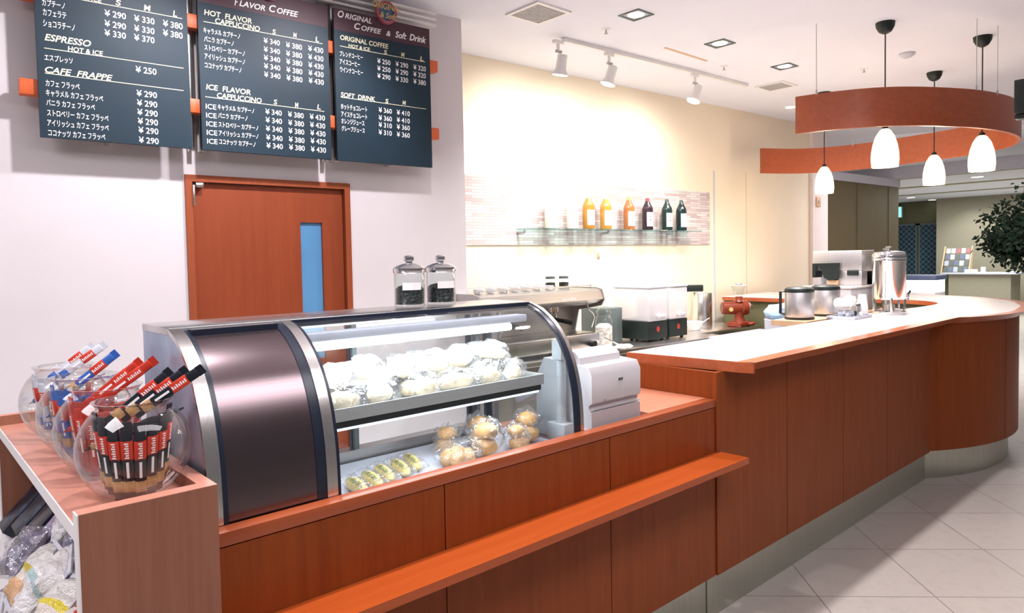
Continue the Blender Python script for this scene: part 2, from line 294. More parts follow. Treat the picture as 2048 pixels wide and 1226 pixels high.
# ------------------------------------------------------------------ mesh and object helpers
MW = Matrix.Rotation(DY, 4, 'Z')            # wall frame: x along the wall, y = distance behind the camera line
class MB:
    def __init__(s, Mx=None):
        s.v, s.f, s.mi, s.Mx, s.cur = [], [], [], Mx or Matrix(), 0
    def add(s, vs, fs):
        n = len(s.v)
        s.v += [s.Mx @ Vector(p) for p in vs]
        s.f += [tuple(i + n for i in f) for f in fs]; s.mi += [s.cur] * len(fs)
        return s
    def frombm(s, bm):
        bm.verts.ensure_lookup_table(); bm.verts.index_update()
        s.add([v.co.copy() for v in bm.verts], [tuple(v.index for v in f.verts) for f in bm.faces]); bm.free(); return s
    def box(s, x0, x1, y0, y1, z0, z1, bev=0.0, seg=2):
        if bev <= 0:
            vs = [(x, y, z) for z in (z0, z1) for y in (y0, y1) for x in (x0, x1)]
            return s.add(vs, [(0, 2, 3, 1), (4, 5, 7, 6), (0, 1, 5, 4), (2, 6, 7, 3), (0, 4, 6, 2), (1, 3, 7, 5)])
        bm = bmesh.new(); bmesh.ops.create_cube(bm, size=1)
        for v in bm.verts:
            v.co = Vector(((x0 + x1) / 2 + v.co.x * (x1 - x0), (y0 + y1) / 2 + v.co.y * (y1 - y0), (z0 + z1) / 2 + v.co.z * (z1 - z0)))
        bmesh.ops.bevel(bm, geom=bm.edges[:], offset=min(bev, 0.49 * min(x1 - x0, y1 - y0, z1 - z0)), segments=seg, profile=0.5, affect='EDGES')
        return s.frombm(bm)
    def lathe(s, c, prof, seg=28, axis='z', caps=True):
        vs, fs, n = [], [], len(prof)
        for i in range(seg):
            a = 2 * math.pi * i / seg
            for r, h in prof:
                p = (r * math.cos(a), r * math.sin(a), h)
                if axis == 'x': p = (p[2], p[0], p[1])
                if axis == 'y': p = (p[1], p[2], p[0])
                vs.append((c[0] + p[0], c[1] + p[1], c[2] + p[2]))
        for i in range(seg):
            j = (i + 1) % seg
            for k in range(n - 1):
                fs.append((i * n + k, j * n + k, j * n + k + 1, i * n + k + 1))
        if caps:
            if prof[0][0] > 1e-4: fs.append(tuple(i * n for i in reversed(range(seg))))
            if prof[-1][0] > 1e-4: fs.append(tuple(i * n + n - 1 for i in range(seg)))
        return s.add(vs, fs)
    def cyl(s, p0, p1, r0, r1=None, seg=16):
        return s.tube([p0, p1], [r0, r0 if r1 is None else r1], seg)
    def tube(s, path, r, seg=8, caps=True):
        path = [Vector(p) for p in path]; n = len(path)
        rs = r if isinstance(r, (list, tuple)) else [r] * n
        vs, fs = [], []
        t0 = (path[1] - path[0]).normalized()
        u = t0.orthogonal().normalized()
        for i, p in enumerate(path):
            t = (path[min(i + 1, n - 1)] - path[max(i - 1, 0)]).normalized()
            u = (u - t * u.dot(t)); u = u.normalized() if u.length > 1e-6 else t.orthogonal().normalized()
            w = t.cross(u)
            for k in range(seg):
                a = 2 * math.pi * k / seg
                vs.append(p + (u * math.cos(a) + w * math.sin(a)) * rs[i])
        for i in range(n - 1):
            for k in range(seg):
                l = (k + 1) % seg
                fs.append((i * seg + k, i * seg + l, (i + 1) * seg + l, (i + 1) * seg + k))
        if caps:
            fs.append(tuple(reversed(range(seg)))); fs.append(tuple((n - 1) * seg + k for k in range(seg)))
        return s.add(vs, fs)
    def prism(s, poly, axis, a, b):
        n = len(poly)
        def P(p, h): return {'z': (p[0], p[1], h), 'x': (h, p[0], p[1]), 'y': (p[0], h, p[1])}[axis]
        vs = [P(p, a) for p in poly] + [P(p, b) for p in poly]
        fs = [tuple(range(n - 1, -1, -1)), tuple(range(n, 2 * n))] + [(i, (i + 1) % n, n + (i + 1) % n, n + i) for i in range(n)]
        return s.add(vs, fs)
    def curtain(s, path, z0, z1, thick):
        """a standing strip along a plan path, thickness to the left of travel"""
        n = len(path); nor = []
        for i in range(n):
            a, c = path[max(i - 1, 0)], path[min(i + 1, n - 1)]
            d = Vector((c[0] - a[0], c[1] - a[1])).normalized(); nor.append((-d.y, d.x))
        vs = []
        for (x, y), (nx, ny) in zip(path, nor):
            q = (x + nx * thick, y + ny * thick)
            vs += [(x, y, z0), (x, y, z1), (q[0], q[1], z1), (q[0], q[1], z0)]
        fs = []
        for i in range(n - 1):
            for k in range(4):
                l = (k + 1) % 4
                fs.append((i * 4 + k, (i + 1) * 4 + k, (i + 1) * 4 + l, i * 4 + l))
        fs += [(0, 1, 2, 3), tuple((n - 1) * 4 + k for k in (3, 2, 1, 0))]
        return s.add(vs, fs)
    def sheet(s, path_yz, x0, x1, thick):
        """a curved plate: profile in (y, z), run along x"""
        n = len(path_yz); inner = []
        for i in range(n):
            a, c = path_yz[max(i - 1, 0)], path_yz[min(i + 1, n - 1)]
            d = Vector((c[0] - a[0], c[1] - a[1])).normalized()
            inner.append((path_yz[i][0] - d.y * thick, path_yz[i][1] + d.x * thick))
        return s.prism(list(path_yz) + inner[::-1], 'x', x0, x1)
    def blob(s, c, r, sub=2, amp=0.12, freq=3.0, flat=None, seed=0):
        bm = bmesh.new(); bmesh.ops.create_icosphere(bm, subdivisions=sub, radius=1)
        from mathutils import noise
        for v in bm.verts:
            d = noise.noise(v.co * freq + Vector((seed * 7.3, seed * 1.7, seed * 3.1)))
            k = 1 + amp * d
            z = v.co.z * k
            if flat is not None and z < flat: z = flat
            v.co = Vector((c[0] + v.co.x * k * r[0], c[1] + v.co.y * k * r[1], c[2] + z * r[2]))
        return s.frombm(bm)
    def pillow(s, c, L, W, T, amp=0.1, seed=0, nx=14, ny=10, pinch=1.0):
        """a filled bag lying flat: sealed short ends, puffed middle"""
        from mathutils import noise
        vs, fs = [], []
        for side in (1, -1):
            for i in range(nx + 1):
                for j in range(ny + 1):
                    u, w = i / nx * 2 - 1, j / ny * 2 - 1
                    h = (max(0, 1 - abs(u) ** 3.0) ** 0.6) * (max(0, 1 - abs(w) ** 2.5) ** 0.55)
                    d = noise.noise(Vector((u * 2.3 + seed, w * 2.3, side * 1.7 + seed))) * amp
                    x = u * L / 2 * (1 - 0.05 * (1 - abs(w))); y = w * W / 2 * (1 - 0.14 * pinch * (1 - abs(u)) ) 
                    vs.append((c[0] + x, c[1] + y, c[2] + T / 2 + side * h * T / 2 * (1 + d * 2.5) + d * T * 0.5 * (h > 0)))
        n = (nx + 1) * (ny + 1)
        for i in range(nx):
            for j in range(ny):
                a, b_, c_, d_ = i * (ny + 1) + j, (i + 1) * (ny + 1) + j, (i + 1) * (ny + 1) + j + 1, i * (ny + 1) + j + 1
                fs.append((a, b_, c_, d_)); fs.append((n + a, n + d_, n + c_, n + b_))
        return s.add(vs, fs)
    def merge(s, o):
        n = len(s.v); s.v += o.v; s.f += [tuple(i + n for i in f) for f in o.f]; s.mi += o.mi; return s
    def bounds(s):
        return (Vector(map(min, zip(*s.v))), Vector(map(max, zip(*s.v))))

OFF = {}
def _obj(name, mb, mats, off, angle=38):
    me = bpy.data.meshes.new(name)
    me.from_pydata([tuple(Vector(p) - off) for p in mb.v], [], mb.f)
    for mm in (mats if isinstance(mats, (list, tuple)) else [mats]): me.materials.append(M[mm] if isinstance(mm, str) else mm)
    if len(me.materials) > 1: me.polygons.foreach_set('material_index', mb.mi)
    bm = bmesh.new(); bm.from_mesh(me); bmesh.ops.remove_doubles(bm, verts=bm.verts, dist=1e-6)
    bmesh.ops.recalc_face_normals(bm, faces=bm.faces); bm.to_mesh(me); bm.free()
    me.shade_smooth(); me.set_sharp_from_angle(angle=math.radians(angle))
    o = bpy.data.objects.new(name, me); COL.objects.link(o)
    return o
def part(name, mb, mats, parent, label=None, angle=38):
    off = OFF[parent.name]
    o = _obj(name, mb, mats, off, angle); o.parent = parent; OFF[o.name] = off
    if label: o['label'] = label
    return o
def parts(name, mbs, mats, parent, label=None):
    return [part(name, q, mats, parent, label) for q in mbs]
def _tag(o, label, cat, group):
    o['label'] = label; o['category'] = cat
    if group: o['group'] = group
def thing(name, label, cat, loc=(0, 0, 0), group=None):
    o = bpy.data.objects.new(name, None); COL.objects.link(o); o.location = loc; o.empty_display_size = 0.1
    OFF[o.name] = Vector(loc); _tag(o, label, cat, group)
    return o
def solo(name, mb, mats, label, cat, group=None, angle=38):
    lo, hi = mb.bounds(); off = Vector(((lo.x + hi.x) / 2, (lo.y + hi.y) / 2, lo.z))
    o = _obj(name, mb, mats, off, angle); o.location = off; OFF[o.name] = off; _tag(o, label, cat, group)
    return o
def struct(name, mb, mats, parent=None, angle=38):
    if parent: return part(name, mb, mats, parent, None, angle)
    o = _obj(name, mb, mats, Vector((0, 0, 0)), angle); OFF[o.name] = Vector((0, 0, 0)); o['kind'] = 'structure'
    return o
KIDS = {}
def copy_tree(o, parent=None):
    c = o.copy(); COL.objects.link(c)
    if parent: c.parent = parent
    for ch in [x for x in ALL if x.parent == o]: copy_tree(ch, c)
    return c
ALL = []
def copy_thing(root, loc, rot=(0, 0, 0), label=None, scale=None):
    global ALL
    ALL = list(root.children_recursive)
    c = copy_tree(root); c.location = loc; c.rotation_euler = rot
    if scale: c.scale = scale if isinstance(scale, tuple) else (scale,) * 3
    if label: c['label'] = label
    return c
def place(root, loc, rot=(0, 0, 0), scale=None):
    root.location = loc; root.rotation_euler = rot
    if scale: root.scale = scale if isinstance(scale, tuple) else (scale,) * 3
def catmull(pts, n=8):
    out = []
    for i in range(len(pts) - 1):
        p0, p1, p2, p3 = pts[max(i - 1, 0)], pts[i], pts[i + 1], pts[min(i + 2, len(pts) - 1)]
        for k in range(n):
            t = k / n
            out.append(tuple(0.5 * ((2 * b_) + (-a + c_) * t + (2 * a - 5 * b_ + 4 * c_ - d_) * t * t + (-a + 3 * b_ - 3 * c_ + d_) * t ** 3) for a, b_, c_, d_ in zip(p0, p1, p2, p3)))
    out.append(tuple(pts[-1]))
    return out
def arc(cx, cy, r, a0, a1, n):
    return [(cx + r * math.cos(math.radians(a0 + (a1 - a0) * i / n)), cy + r * math.sin(math.radians(a0 + (a1 - a0) * i / n))) for i in range(n + 1)]
def wp(x, w, z): return MW @ Vector((x, w, z))

# lettering: text is turned into one printed mesh per board and colour
_TXT = []
def letter(key, s, x0, x1, base, h, frame, shear=0.0, bold=0.0):
    cu = bpy.data.curves.new('lettering', 'FONT'); cu.body = s; cu.size = 1.0; cu.shear = shear; cu.offset = bold; cu.resolution_u = 3
    o = bpy.data.objects.new('lettering', cu); COL.objects.link(o)
    _TXT.append((key, o, x0, x1, base, h, frame))
def flush_letters():
    bpy.context.view_layer.update(); dg = bpy.context.evaluated_depsgraph_get(); out = {}
    for key, o, x0, x1, base, h, frame in _TXT:
        ev = o.evaluated_get(dg); me = ev.to_mesh()
        mb = out.setdefault(key, MB())
        if len(me.vertices):
            xs = [v.co.x for v in me.vertices]; ys = [v.co.y for v in me.vertices]
            lx, hx = min(xs), max(xs); kx = (x1 - x0) / max(1e-6, hx - lx); ky = h / max(0.2, max(ys))
            vs = [frame @ Vector((x0 + (v.co.x - lx) * kx, base + v.co.y * ky, 0)) for v in me.vertices]
            n = len(mb.v); mb.v += vs; fs = [tuple(i + n for i in p.vertices) for p in me.polygons]; mb.f += fs; mb.mi += [0] * len(fs)
        ev.to_mesh_clear()
        cu = o.data; bpy.data.objects.remove(o); bpy.data.curves.remove(cu)
    _TXT.clear()
    return out
MENU_TEXT = [
 (1,'カプチーノ','w',0.3712,0.4553,2.6358,0.0276),
 (1,'カフェラテ','w',0.3722,0.459,2.5942,0.0276),
 (1,'ショコラチーノ','w',0.3714,0.4895,2.5471,0.0276),
 (1,'¥ 290','w',0.608,0.6946,2.6374,0.0283),
 (1,'¥ 290','w',0.6064,0.6929,2.5906,0.0283),
 (1,'¥ 330','w',0.6048,0.6914,2.5481,0.0283),
 (1,'¥ 330','w',0.7282,0.8147,2.6372,0.029),
 (1,'¥ 330','w',0.7266,0.813,2.5913,0.029),
 (1,'¥ 370','w',0.725,0.8115,2.5488,0.029),
 (1,'¥ 380','w',0.8511,0.9386,2.6375,0.0297),
 (1,'¥ 380','w',0.8495,0.937,2.5927,0.0297),
 (1,'S','y',0.6542,0.6763,2.6954,0.0246),
 (1,'M','y',0.7711,0.7996,2.6955,0.0265),
 (1,'L','y',0.8971,0.9149,2.6938,0.0272),
 (1,'HOT & ICE','y',0.4652,0.5984,2.693,0.0206),
 (1,'','l',0.3758,0.9372,2.6895,0.0031),
 (1,'ESPRESSO','i',0.3743,0.5493,2.4867,0.0283),
 (1,'','l',0.3719,0.9353,2.452,0.0031),
 (1,'HOT & ICE','y',0.4589,0.5952,2.4548,0.0207),
 (1,'エスプレッソ','w',0.3711,0.4759,2.4013,0.0259),
 (1,'¥ 250','w',0.7257,0.8148,2.4022,0.0291),
 (1,'CAFE  FRAPPE','i',0.3705,0.6301,2.3481,0.0259),
 (1,'','l',0.3704,0.9315,2.3443,0.0031),
 (1,'カフェ フラッペ','w',0.3709,0.4979,2.2906,0.0259),
 (1,'キャラメル カフェ フラッペ','w',0.3704,0.5876,2.2491,0.0259),
 (1,'バニラ カフェ フラッペ','w',0.3703,0.5539,2.2067,0.026),
 (1,'ストロベリー カフェ フラッペ','w',0.3712,0.606,2.1624,0.026),
 (1,'アイリッシュ カフェ フラッペ','w',0.3706,0.6056,2.1195,0.026),
 (1,'ココナッツ カフェ フラッペ','w',0.3722,0.5902,2.0765,0.026),
 (1,'¥ 290','w',0.7258,0.8128,2.2925,0.0285),
 (1,'¥ 290','w',0.726,0.8124,2.2479,0.0285),
 (1,'¥ 290','w',0.7257,0.8127,2.205,0.0285),
 (1,'¥ 290','w',0.7265,0.8125,2.1633,0.0286),
 (1,'¥ 290','w',0.7275,0.8128,2.1217,0.0286),
 (1,'¥ 290','w',0.7276,0.8125,2.0759,0.0286),
 (2,'F','k',1.1878,1.2064,2.8067,0.035),
 (2,'LAVOR','k',1.2117,1.343,2.8085,0.0284),
 (2,'C','k',1.3641,1.401,2.8116,0.0361),
 (2,'OFFEE','k',1.4059,1.5211,2.8115,0.0294),
 (2,'HOT  FLAVOR','y',1.0398,1.2728,2.7296,0.0263),
 (2,'CAPPUCCINO','y',1.0908,1.313,2.6975,0.0265),
 (2,'','l',1.0356,1.6542,2.6956,0.0033),
 (2,'S','y',1.3773,1.3958,2.6983,0.0251),
 (2,'M','y',1.4894,1.5086,2.7006,0.0256),
 (2,'L','y',1.6134,1.6334,2.7015,0.0261),
 (2,'S','y',1.3724,1.391,2.3335,0.0253),
 (2,'M','y',1.487,1.5063,2.3312,0.0257),
 (2,'L','y',1.6118,1.6319,2.3361,0.0263),
 (2,'キャラメル カプチーノ','w',1.0337,1.2103,2.642,0.0263),
 (2,'バニラ カプチーノ','w',1.0354,1.1775,2.6002,0.0263),
 (2,'ストロベリー カプチーノ','w',1.0353,1.2316,2.5592,0.0263),
 (2,'アイリッシュ カプチーノ','w',1.0344,1.2302,2.5167,0.0264),
 (2,'ココナッツ カプチーノ','w',1.0342,1.2118,2.4726,0.0264),
 (2,'ICE','w',1.0316,1.0814,2.2703,0.0245),
 (2,'キャラメル カプチーノ','w',1.0891,1.2691,2.2743,0.0254),
 (2,'ICE','w',1.032,1.0818,2.2267,0.0245),
 (2,'バニラ カプチーノ','w',1.0896,1.2336,2.2323,0.0254),
 (2,'ICE','w',1.0318,1.0817,2.1851,0.0245),
 (2,'ストロベリー カプチーノ','w',1.0894,1.2869,2.188,0.0254),
 (2,'ICE','w',1.0322,1.0821,2.1422,0.0245),
 (2,'アイリッシュ カプチーノ','w',1.0899,1.2862,2.1455,0.0254),
 (2,'ICE','w',1.032,1.0819,2.0994,0.0245),
 (2,'ココナッツ カプチーノ','w',1.0897,1.2703,2.1031,0.0255),
 (2,'¥ 340','w',1.3297,1.4156,2.6434,0.0277),
 (2,'¥ 340','w',1.3289,1.4149,2.5981,0.0277),
 (2,'¥ 340','w',1.3281,1.4142,2.5549,0.0277),
 (2,'¥ 340','w',1.3274,1.4135,2.5124,0.0278),
 (2,'¥ 340','w',1.3267,1.4128,2.4691,0.0278),
 (2,'¥ 380','w',1.4478,1.5359,2.6416,0.0283),
 (2,'¥ 380','w',1.4471,1.5352,2.5968,0.0283),
 (2,'¥ 380','w',1.4464,1.5345,2.5542,0.0283),
 (2,'¥ 380','w',1.4458,1.5339,2.5115,0.0283),
 (2,'¥ 380','w',1.4451,1.5333,2.4688,0.0283),
 (2,'¥ 430','w',1.5703,1.6565,2.6437,0.0289),
 (2,'¥ 430','w',1.5696,1.6559,2.5987,0.0289),
 (2,'¥ 430','w',1.569,1.6553,2.5552,0.0289),
 (2,'¥ 430','w',1.5684,1.6547,2.5131,0.0289),
 (2,'¥ 430','w',1.5679,1.6542,2.4717,0.0289),
 (2,'¥ 340','w',1.3267,1.4137,2.2776,0.0279),
 (2,'¥ 340','w',1.3267,1.4137,2.2342,0.0279),
 (2,'¥ 340','w',1.3266,1.4137,2.1901,0.0279),
 (2,'¥ 340','w',1.3265,1.4136,2.1445,0.0279),
 (2,'¥ 340','w',1.3266,1.4137,2.1024,0.0279),
 (2,'¥ 380','w',1.447,1.5338,2.277,0.0284),
 (2,'¥ 380','w',1.447,1.5339,2.2327,0.0285),
 (2,'¥ 380','w',1.4471,1.534,2.1898,0.0285),
 (2,'¥ 380','w',1.4471,1.5341,2.1447,0.0285),
 (2,'¥ 380','w',1.4472,1.5343,2.1032,0.0285),
 (2,'¥ 430','w',1.5678,1.6551,2.278,0.029),
 (2,'¥ 430','w',1.5679,1.6553,2.2343,0.029),
 (2,'¥ 430','w',1.5681,1.6555,2.1906,0.0291),
 (2,'¥ 430','w',1.5682,1.6557,2.1475,0.0291),
 (2,'¥ 430','w',1.5683,1.6558,2.1022,0.0291),
 (2,'ICE  FLAVOR','y',1.0367,1.2551,2.3655,0.0264),
 (2,'CAPPUCCINO','y',1.0866,1.3097,2.3308,0.0254),
 (2,'','l',1.031,1.652,2.3281,0.0033),
 (3,'O','k',1.7486,1.7851,2.8602,0.0382),
 (3,'RIGINAL','k',1.7918,1.9575,2.8621,0.0292),
 (3,'C','k',1.8469,1.8854,2.8134,0.0357),
 (3,'OFFEE','k',1.8906,2.0183,2.8139,0.0281),
 (3,'&','k',2.0489,2.0791,2.8125,0.0288),
 (3,'Soft','k',2.1093,2.1843,2.8138,0.0372),
 (3,'Drink','k',2.205,2.3213,2.8151,0.0377),
 (3,'ORIGINAL COFFEE','y',1.7587,2.0614,2.7378,0.0268),
 (3,'HOT & ICE','y',1.808,1.9413,2.7048,0.0185),
 (3,'','l',1.7561,2.3102,2.7018,0.0038),
 (3,'S','y',2.0303,2.0521,2.7036,0.024),
 (3,'M','y',2.1454,2.168,2.7082,0.0244),
 (3,'L','y',2.276,2.2995,2.7058,0.0249),
 (3,'S','y',2.0311,2.053,2.4222,0.0241),
 (3,'M','y',2.1466,2.1693,2.426,0.0245),
 (3,'ブレンドコーヒー','w',1.7535,1.8944,2.648,0.0276),
 (3,'アイスコーヒー','w',1.7521,1.8758,2.604,0.0276),
 (3,'ウインナコーヒー','w',1.7533,1.8935,2.561,0.0276),
 (3,'ホットチョコレート','w',1.7512,1.9133,2.3561,0.0277),
 (3,'アイスチョコレート','w',1.7516,1.9121,2.3141,0.0277),
 (3,'オレンジジュース','w',1.7512,1.8935,2.2755,0.0277),
 (3,'グレープジュース','w',1.7516,1.8949,2.2348,0.0278),
 (3,'¥ 250','w',1.9863,2.0724,2.6446,0.0286),
 (3,'¥ 250','w',1.985,2.0712,2.6022,0.0286),
 (3,'¥ 290','w',1.9838,2.0699,2.5589,0.0286),
 (3,'¥ 290','w',2.1063,2.1908,2.6456,0.0292),
 (3,'¥ 290','w',2.105,2.1896,2.6024,0.0292),
 (3,'¥ 330','w',2.1038,2.1884,2.5592,0.0292),
 (3,'¥ 320','w',2.2269,2.3146,2.6456,0.0297),
 (3,'¥ 320','w',2.2257,2.3135,2.6041,0.0297),
 (3,'¥ 380','w',2.2245,2.3122,2.5609,0.0297),
 (3,'¥ 360','w',1.9869,2.0733,2.3635,0.0287),
 (3,'¥ 360','w',1.9856,2.072,2.3184,0.0288),
 (3,'¥ 310','w',1.9844,2.0708,2.2782,0.0288),
 (3,'¥ 310','w',1.9831,2.0695,2.2348,0.0288),
 (3,'¥ 410','w',2.1055,2.1951,2.3626,0.0293),
 (3,'¥ 410','w',2.1042,2.1938,2.3192,0.0293),
 (3,'¥ 360','w',2.1031,2.1926,2.2782,0.0293),
 (3,'¥ 360','w',2.1018,2.1914,2.234,0.0293),
 (3,'SOFT  DRINK','y',1.7531,1.9657,2.4217,0.0261),
 (3,'','l',1.7531,2.3102,2.4192,0.0038),
]
# ------------------------------------------------------------------ the room
CZ = 3.07
struct('floor', MB().box(-4, 27, -5, 9, -0.06, 0), 'floor')
struct('ceiling', MB().box(-4, 14.199, -5, 7, CZ, CZ + 0.08), 'ceiling')
w = MB(MW)
DX0, DX1, DZ = 0.956, 1.857, 1.957
w.box(-3.5, DX0, 3.8, 3.95, 0, CZ); w.box(DX1, 2.687, 3.8, 3.95, 0, CZ); w.box(DX0, DX1, 3.8, 3.95, DZ, CZ); w.box(2.53, 2.687, 3.95, 4.4, 0, CZ)
struct('wall_left', w, 'wall')
struct('wall_back', MB(MW).box(2.5, 8.29, 4.4, 4.55, 0, CZ), 'kitchen_wall')
struct('trim_1', MB(MW).box(6.300, 6.318, 4.392, 4.4, 0.8, 2.38), 'pale_grey')
struct('trim_2', MB(MW).box(6.905, 6.911, 4.397, 4.4, 0.8, 2.40), 'tan_wood')
struct('trim_3', MB(MW).box(2.69, 6.22, 4.388, 4.4, 1.612, 2.152), 'mosaic')
struct('wall_right', MB(MW).box(8.29, 8.66, 4.36, 4.9, 0, CZ), 'corridor_wall')
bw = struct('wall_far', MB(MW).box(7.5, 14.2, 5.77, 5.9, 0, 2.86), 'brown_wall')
for i, x in enumerate((11.1, 12.5, 13.75)):
    struct('trim_%d' % (4 + i), MB(MW).box(x, x + 0.02, 5.762, 5.77, 0, 2.72), 'olive')
struct('trim_7', MB(MW).box(7.5, 14.2, 5.74, 5.77, 2.72, 2.86), 'lavender')
struct('trim_8', MB().box(14.2, 14.36, -5, 6.8, 2.86, CZ + 0.08), 'lavender')
struct('trim_9', MB().box(14.361, 14.50, -5, 6.8, 2.862, 2.8719), 'olive_trim')
struct('ceiling_lobby', MB().box(14.361, 27, -5, 9, 2.872, 2.95), 'ceiling')
for i, x in enumerate((16.4, 18.6)):
    struct('trim_%d' % (10 + i), MB().box(x, x + 0.22, -5, 9, 2.862, 2.8719), 'olive_trim')
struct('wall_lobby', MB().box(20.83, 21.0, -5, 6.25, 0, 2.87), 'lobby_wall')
struct('wall_entrance', MB().box(21.4, 21.5, 6.25, 9, 0, 2.87), 'olive')
# door beside the showcase
door = thing('door_1', 'cherry wood door with narrow blue glass slot behind the showcase', 'door'); door['kind'] = 'structure'
f = MB(MW); fw = 0.034
f.box(DX0, DX0 + fw, 3.785, 3.93, 0, DZ); f.box(DX1 - fw, DX1, 3.785, 3.93, 0, DZ); f.box(DX0 + fw, DX1 - fw, 3.785, 3.93, DZ - fw, DZ)
struct('door_frame', f, 'door_frame', door)
lf = MB(MW); a, b_, c_, d_ = DX0 + fw + 0.004, 1.562, 1.691, DX1 - fw - 0.004
lf.box(a, b_, 3.815, 3.855, 0.01, DZ - fw - 0.004); lf.box(c_, d_, 3.815, 3.855, 0.01, DZ - fw - 0.004)
lf.box(b_, c_, 3.815, 3.855, 1.727, DZ - fw - 0.004); lf.box(b_, c_, 3.815, 3.855, 0.01, 0.95)
struct('door_leaf', lf, 'door_wood', door)
struct('door_pane', MB(MW).box(b_, c_, 3.83, 3.84, 0.95, 1.727), 'door_glass', door)
cl = MB(MW); cl.box(1.004, 1.043, 3.775, 3.813, 1.893, 1.917, 0.004); cl.box(0.990, 1.000, 3.775, 3.79, 1.80, 1.905, 0.002)
struct('door_hinge', cl, 'steel', door)

# entrance doors across the lobby
for i, (y0, y1, z1) in enumerate(((6.86, 7.6, 2.26), (6.28, 6.84, 2.26))):
    e = thing('door_%d' % (2 + i), 'dark glass entrance door across the lobby', 'door'); e['kind'] = 'structure'
    g = MB(); g.box(21.30, 21.34, y0, y0 + 0.05, 0, z1); g.box(21.30, 21.34, y1 - 0.05, y1, 0, z1); g.box(21.30, 21.34, y0, y1, z1 - 0.05, z1); g.box(21.30, 21.34, y0, y1, 0, 0.1)
    struct('door_frame', g, 'dark_grey', e)
    struct('door_pane', MB().box(21.315, 21.325, y0 + 0.05, y1 - 0.05, 0.1, z1 - 0.05), 'lattice', e)

# ------------------------------------------------------------------ ceiling fittings
def on_ceiling(name, label, cat, x, y, group=None): return thing(name, label, cat, (x, y, CZ), group)
dl = ['square recessed downlight nearest the big ceiling grille', 'square recessed downlight, middle one of the row of three', 'square recessed downlight nearest the small ceiling grille']
for (x, y), lb in zip(((3.716, 2.865), (4.698, 2.852), (5.698, 2.853)), dl):
    t = on_ceiling('downlight', lb, 'ceiling light', x, y, 'square downlights over the kitchen')
    fr = MB(); h, k = 0.083, 0.068
    for q in ((x - h, x + h, y - h, y - k), (x - h, x + h, y + k, y + h), (x - h, x - k, y - k, y + k), (x + k, x + h, y - k, y + k)):
        fr.box(*q, CZ - 0.006, CZ + 0.002)
    part('frame', fr, 'dark_grey', t)
    part('recess', MB().box(x - k, x + k, y - k, y + k, CZ - 0.001, CZ + 0.002), 'grey_plastic', t)
    part('lamp', MB().lathe((x, y, CZ), [(0.0, -0.008), (0.035, -0.007), (0.052, -0.003), (0.056, 0.0)], 24), 'lamp_face', t)
def grille(x, y, h, lb, axis):
    t = on_ceiling('ceiling_grille', lb, 'air grille', x, y)
    fr = MB(); k = h - 0.025
    for q in ((x - h, x + h, y - h, y - k), (x - h, x + h, y + k, y + h), (x - h, x - k, y - k, y + k), (x + k, x + h, y - k, y + k)):
        fr.box(*q, CZ - 0.012, CZ + 0.002)
    part('frame', fr, 'white', t)
    sl = MB(); n = 13
    for i in range(n):
        p = -k + 2 * k * (i + 0.5) / n
        sl.box(x - k, x + k, y + p - k / n * 0.62, y + p + k / n * 0.62, CZ - 0.008, CZ - 0.004)
    part('slats', sl, 'grille', t)
grille(3.19, 3.235, 0.15, 'white slatted air grille above the kitchen, the larger one', 'x')
grille(6.28, 3.23, 0.14, 'small white air grille near the hanging wood band', 'x')
solo('slot_diffuser', MB().box(4.46, 5.03, 3.165, 3.185, CZ - 0.004, CZ + 0.001), 'tan_wood', 'thin slot air diffuser in the ceiling beside the track lights', 'diffuser')
for (x, y), lb in zip(((3.781, 3.174), (5.284, 3.17), (6.32, 2.456)), ('sprinkler head between the big grille and the track', 'sprinkler head beside the slot diffuser', 'sprinkler head above the near end of the wood band')):
    t = on_ceiling('sprinkler_head', lb, 'sprinkler', x, y)
    part('plate', MB().lathe((x, y, CZ), [(0.0, -0.008), (0.028, -0.006), (0.034, 0.0)], 16), 'white', t)
    part('nozzle', MB().lathe((x, y, CZ), [(0.0, -0.034), (0.013, -0.034), (0.013, -0.03), (0.005, -0.028), (0.005, -0.006)], 10), 'grey_plastic', t)
solo('smoke_detector', MB().lathe((6.12, 2.05, CZ), [(0.0, -0.035), (0.03, -0.034), (0.045, -0.022), (0.058, -0.012), (0.06, 0.0)], 24), 'pale_grey', 'round smoke detector on the ceiling over the bar', 'smoke detector')
def round_light(x, y, z, r, lb, group=None):
    t = thing('round_downlight', lb, 'ceiling light', (x, y, z), group)
    part('ring', MB().lathe((x, y, z), [(r, 0.001), (r * 1.2, -0.004), (r * 1.25, 0.001)], 20, caps=False), 'white', t)
    part('lamp', MB().lathe((x, y, z), [(0.0, -0.003), (r, -0.002), (r, 0.001)], 20), 'lamp_face', t)
round_light(7.33, 3.6, CZ, 0.055, 'round recessed light where the kitchen wall meets the wood band')
round_light(15.37, 3.93, 2.87, 0.10, 'round recessed light in the lobby ceiling nearest the bar')
round_light(19.65, 6.48, 2.87, 0.09, 'round recessed light before the dark entrance doors, further from the beige wall', 'far lobby lights')
round_light(21.15, 6.45, 2.87, 0.09, 'round recessed light right above the dark entrance doors', 'far lobby lights')

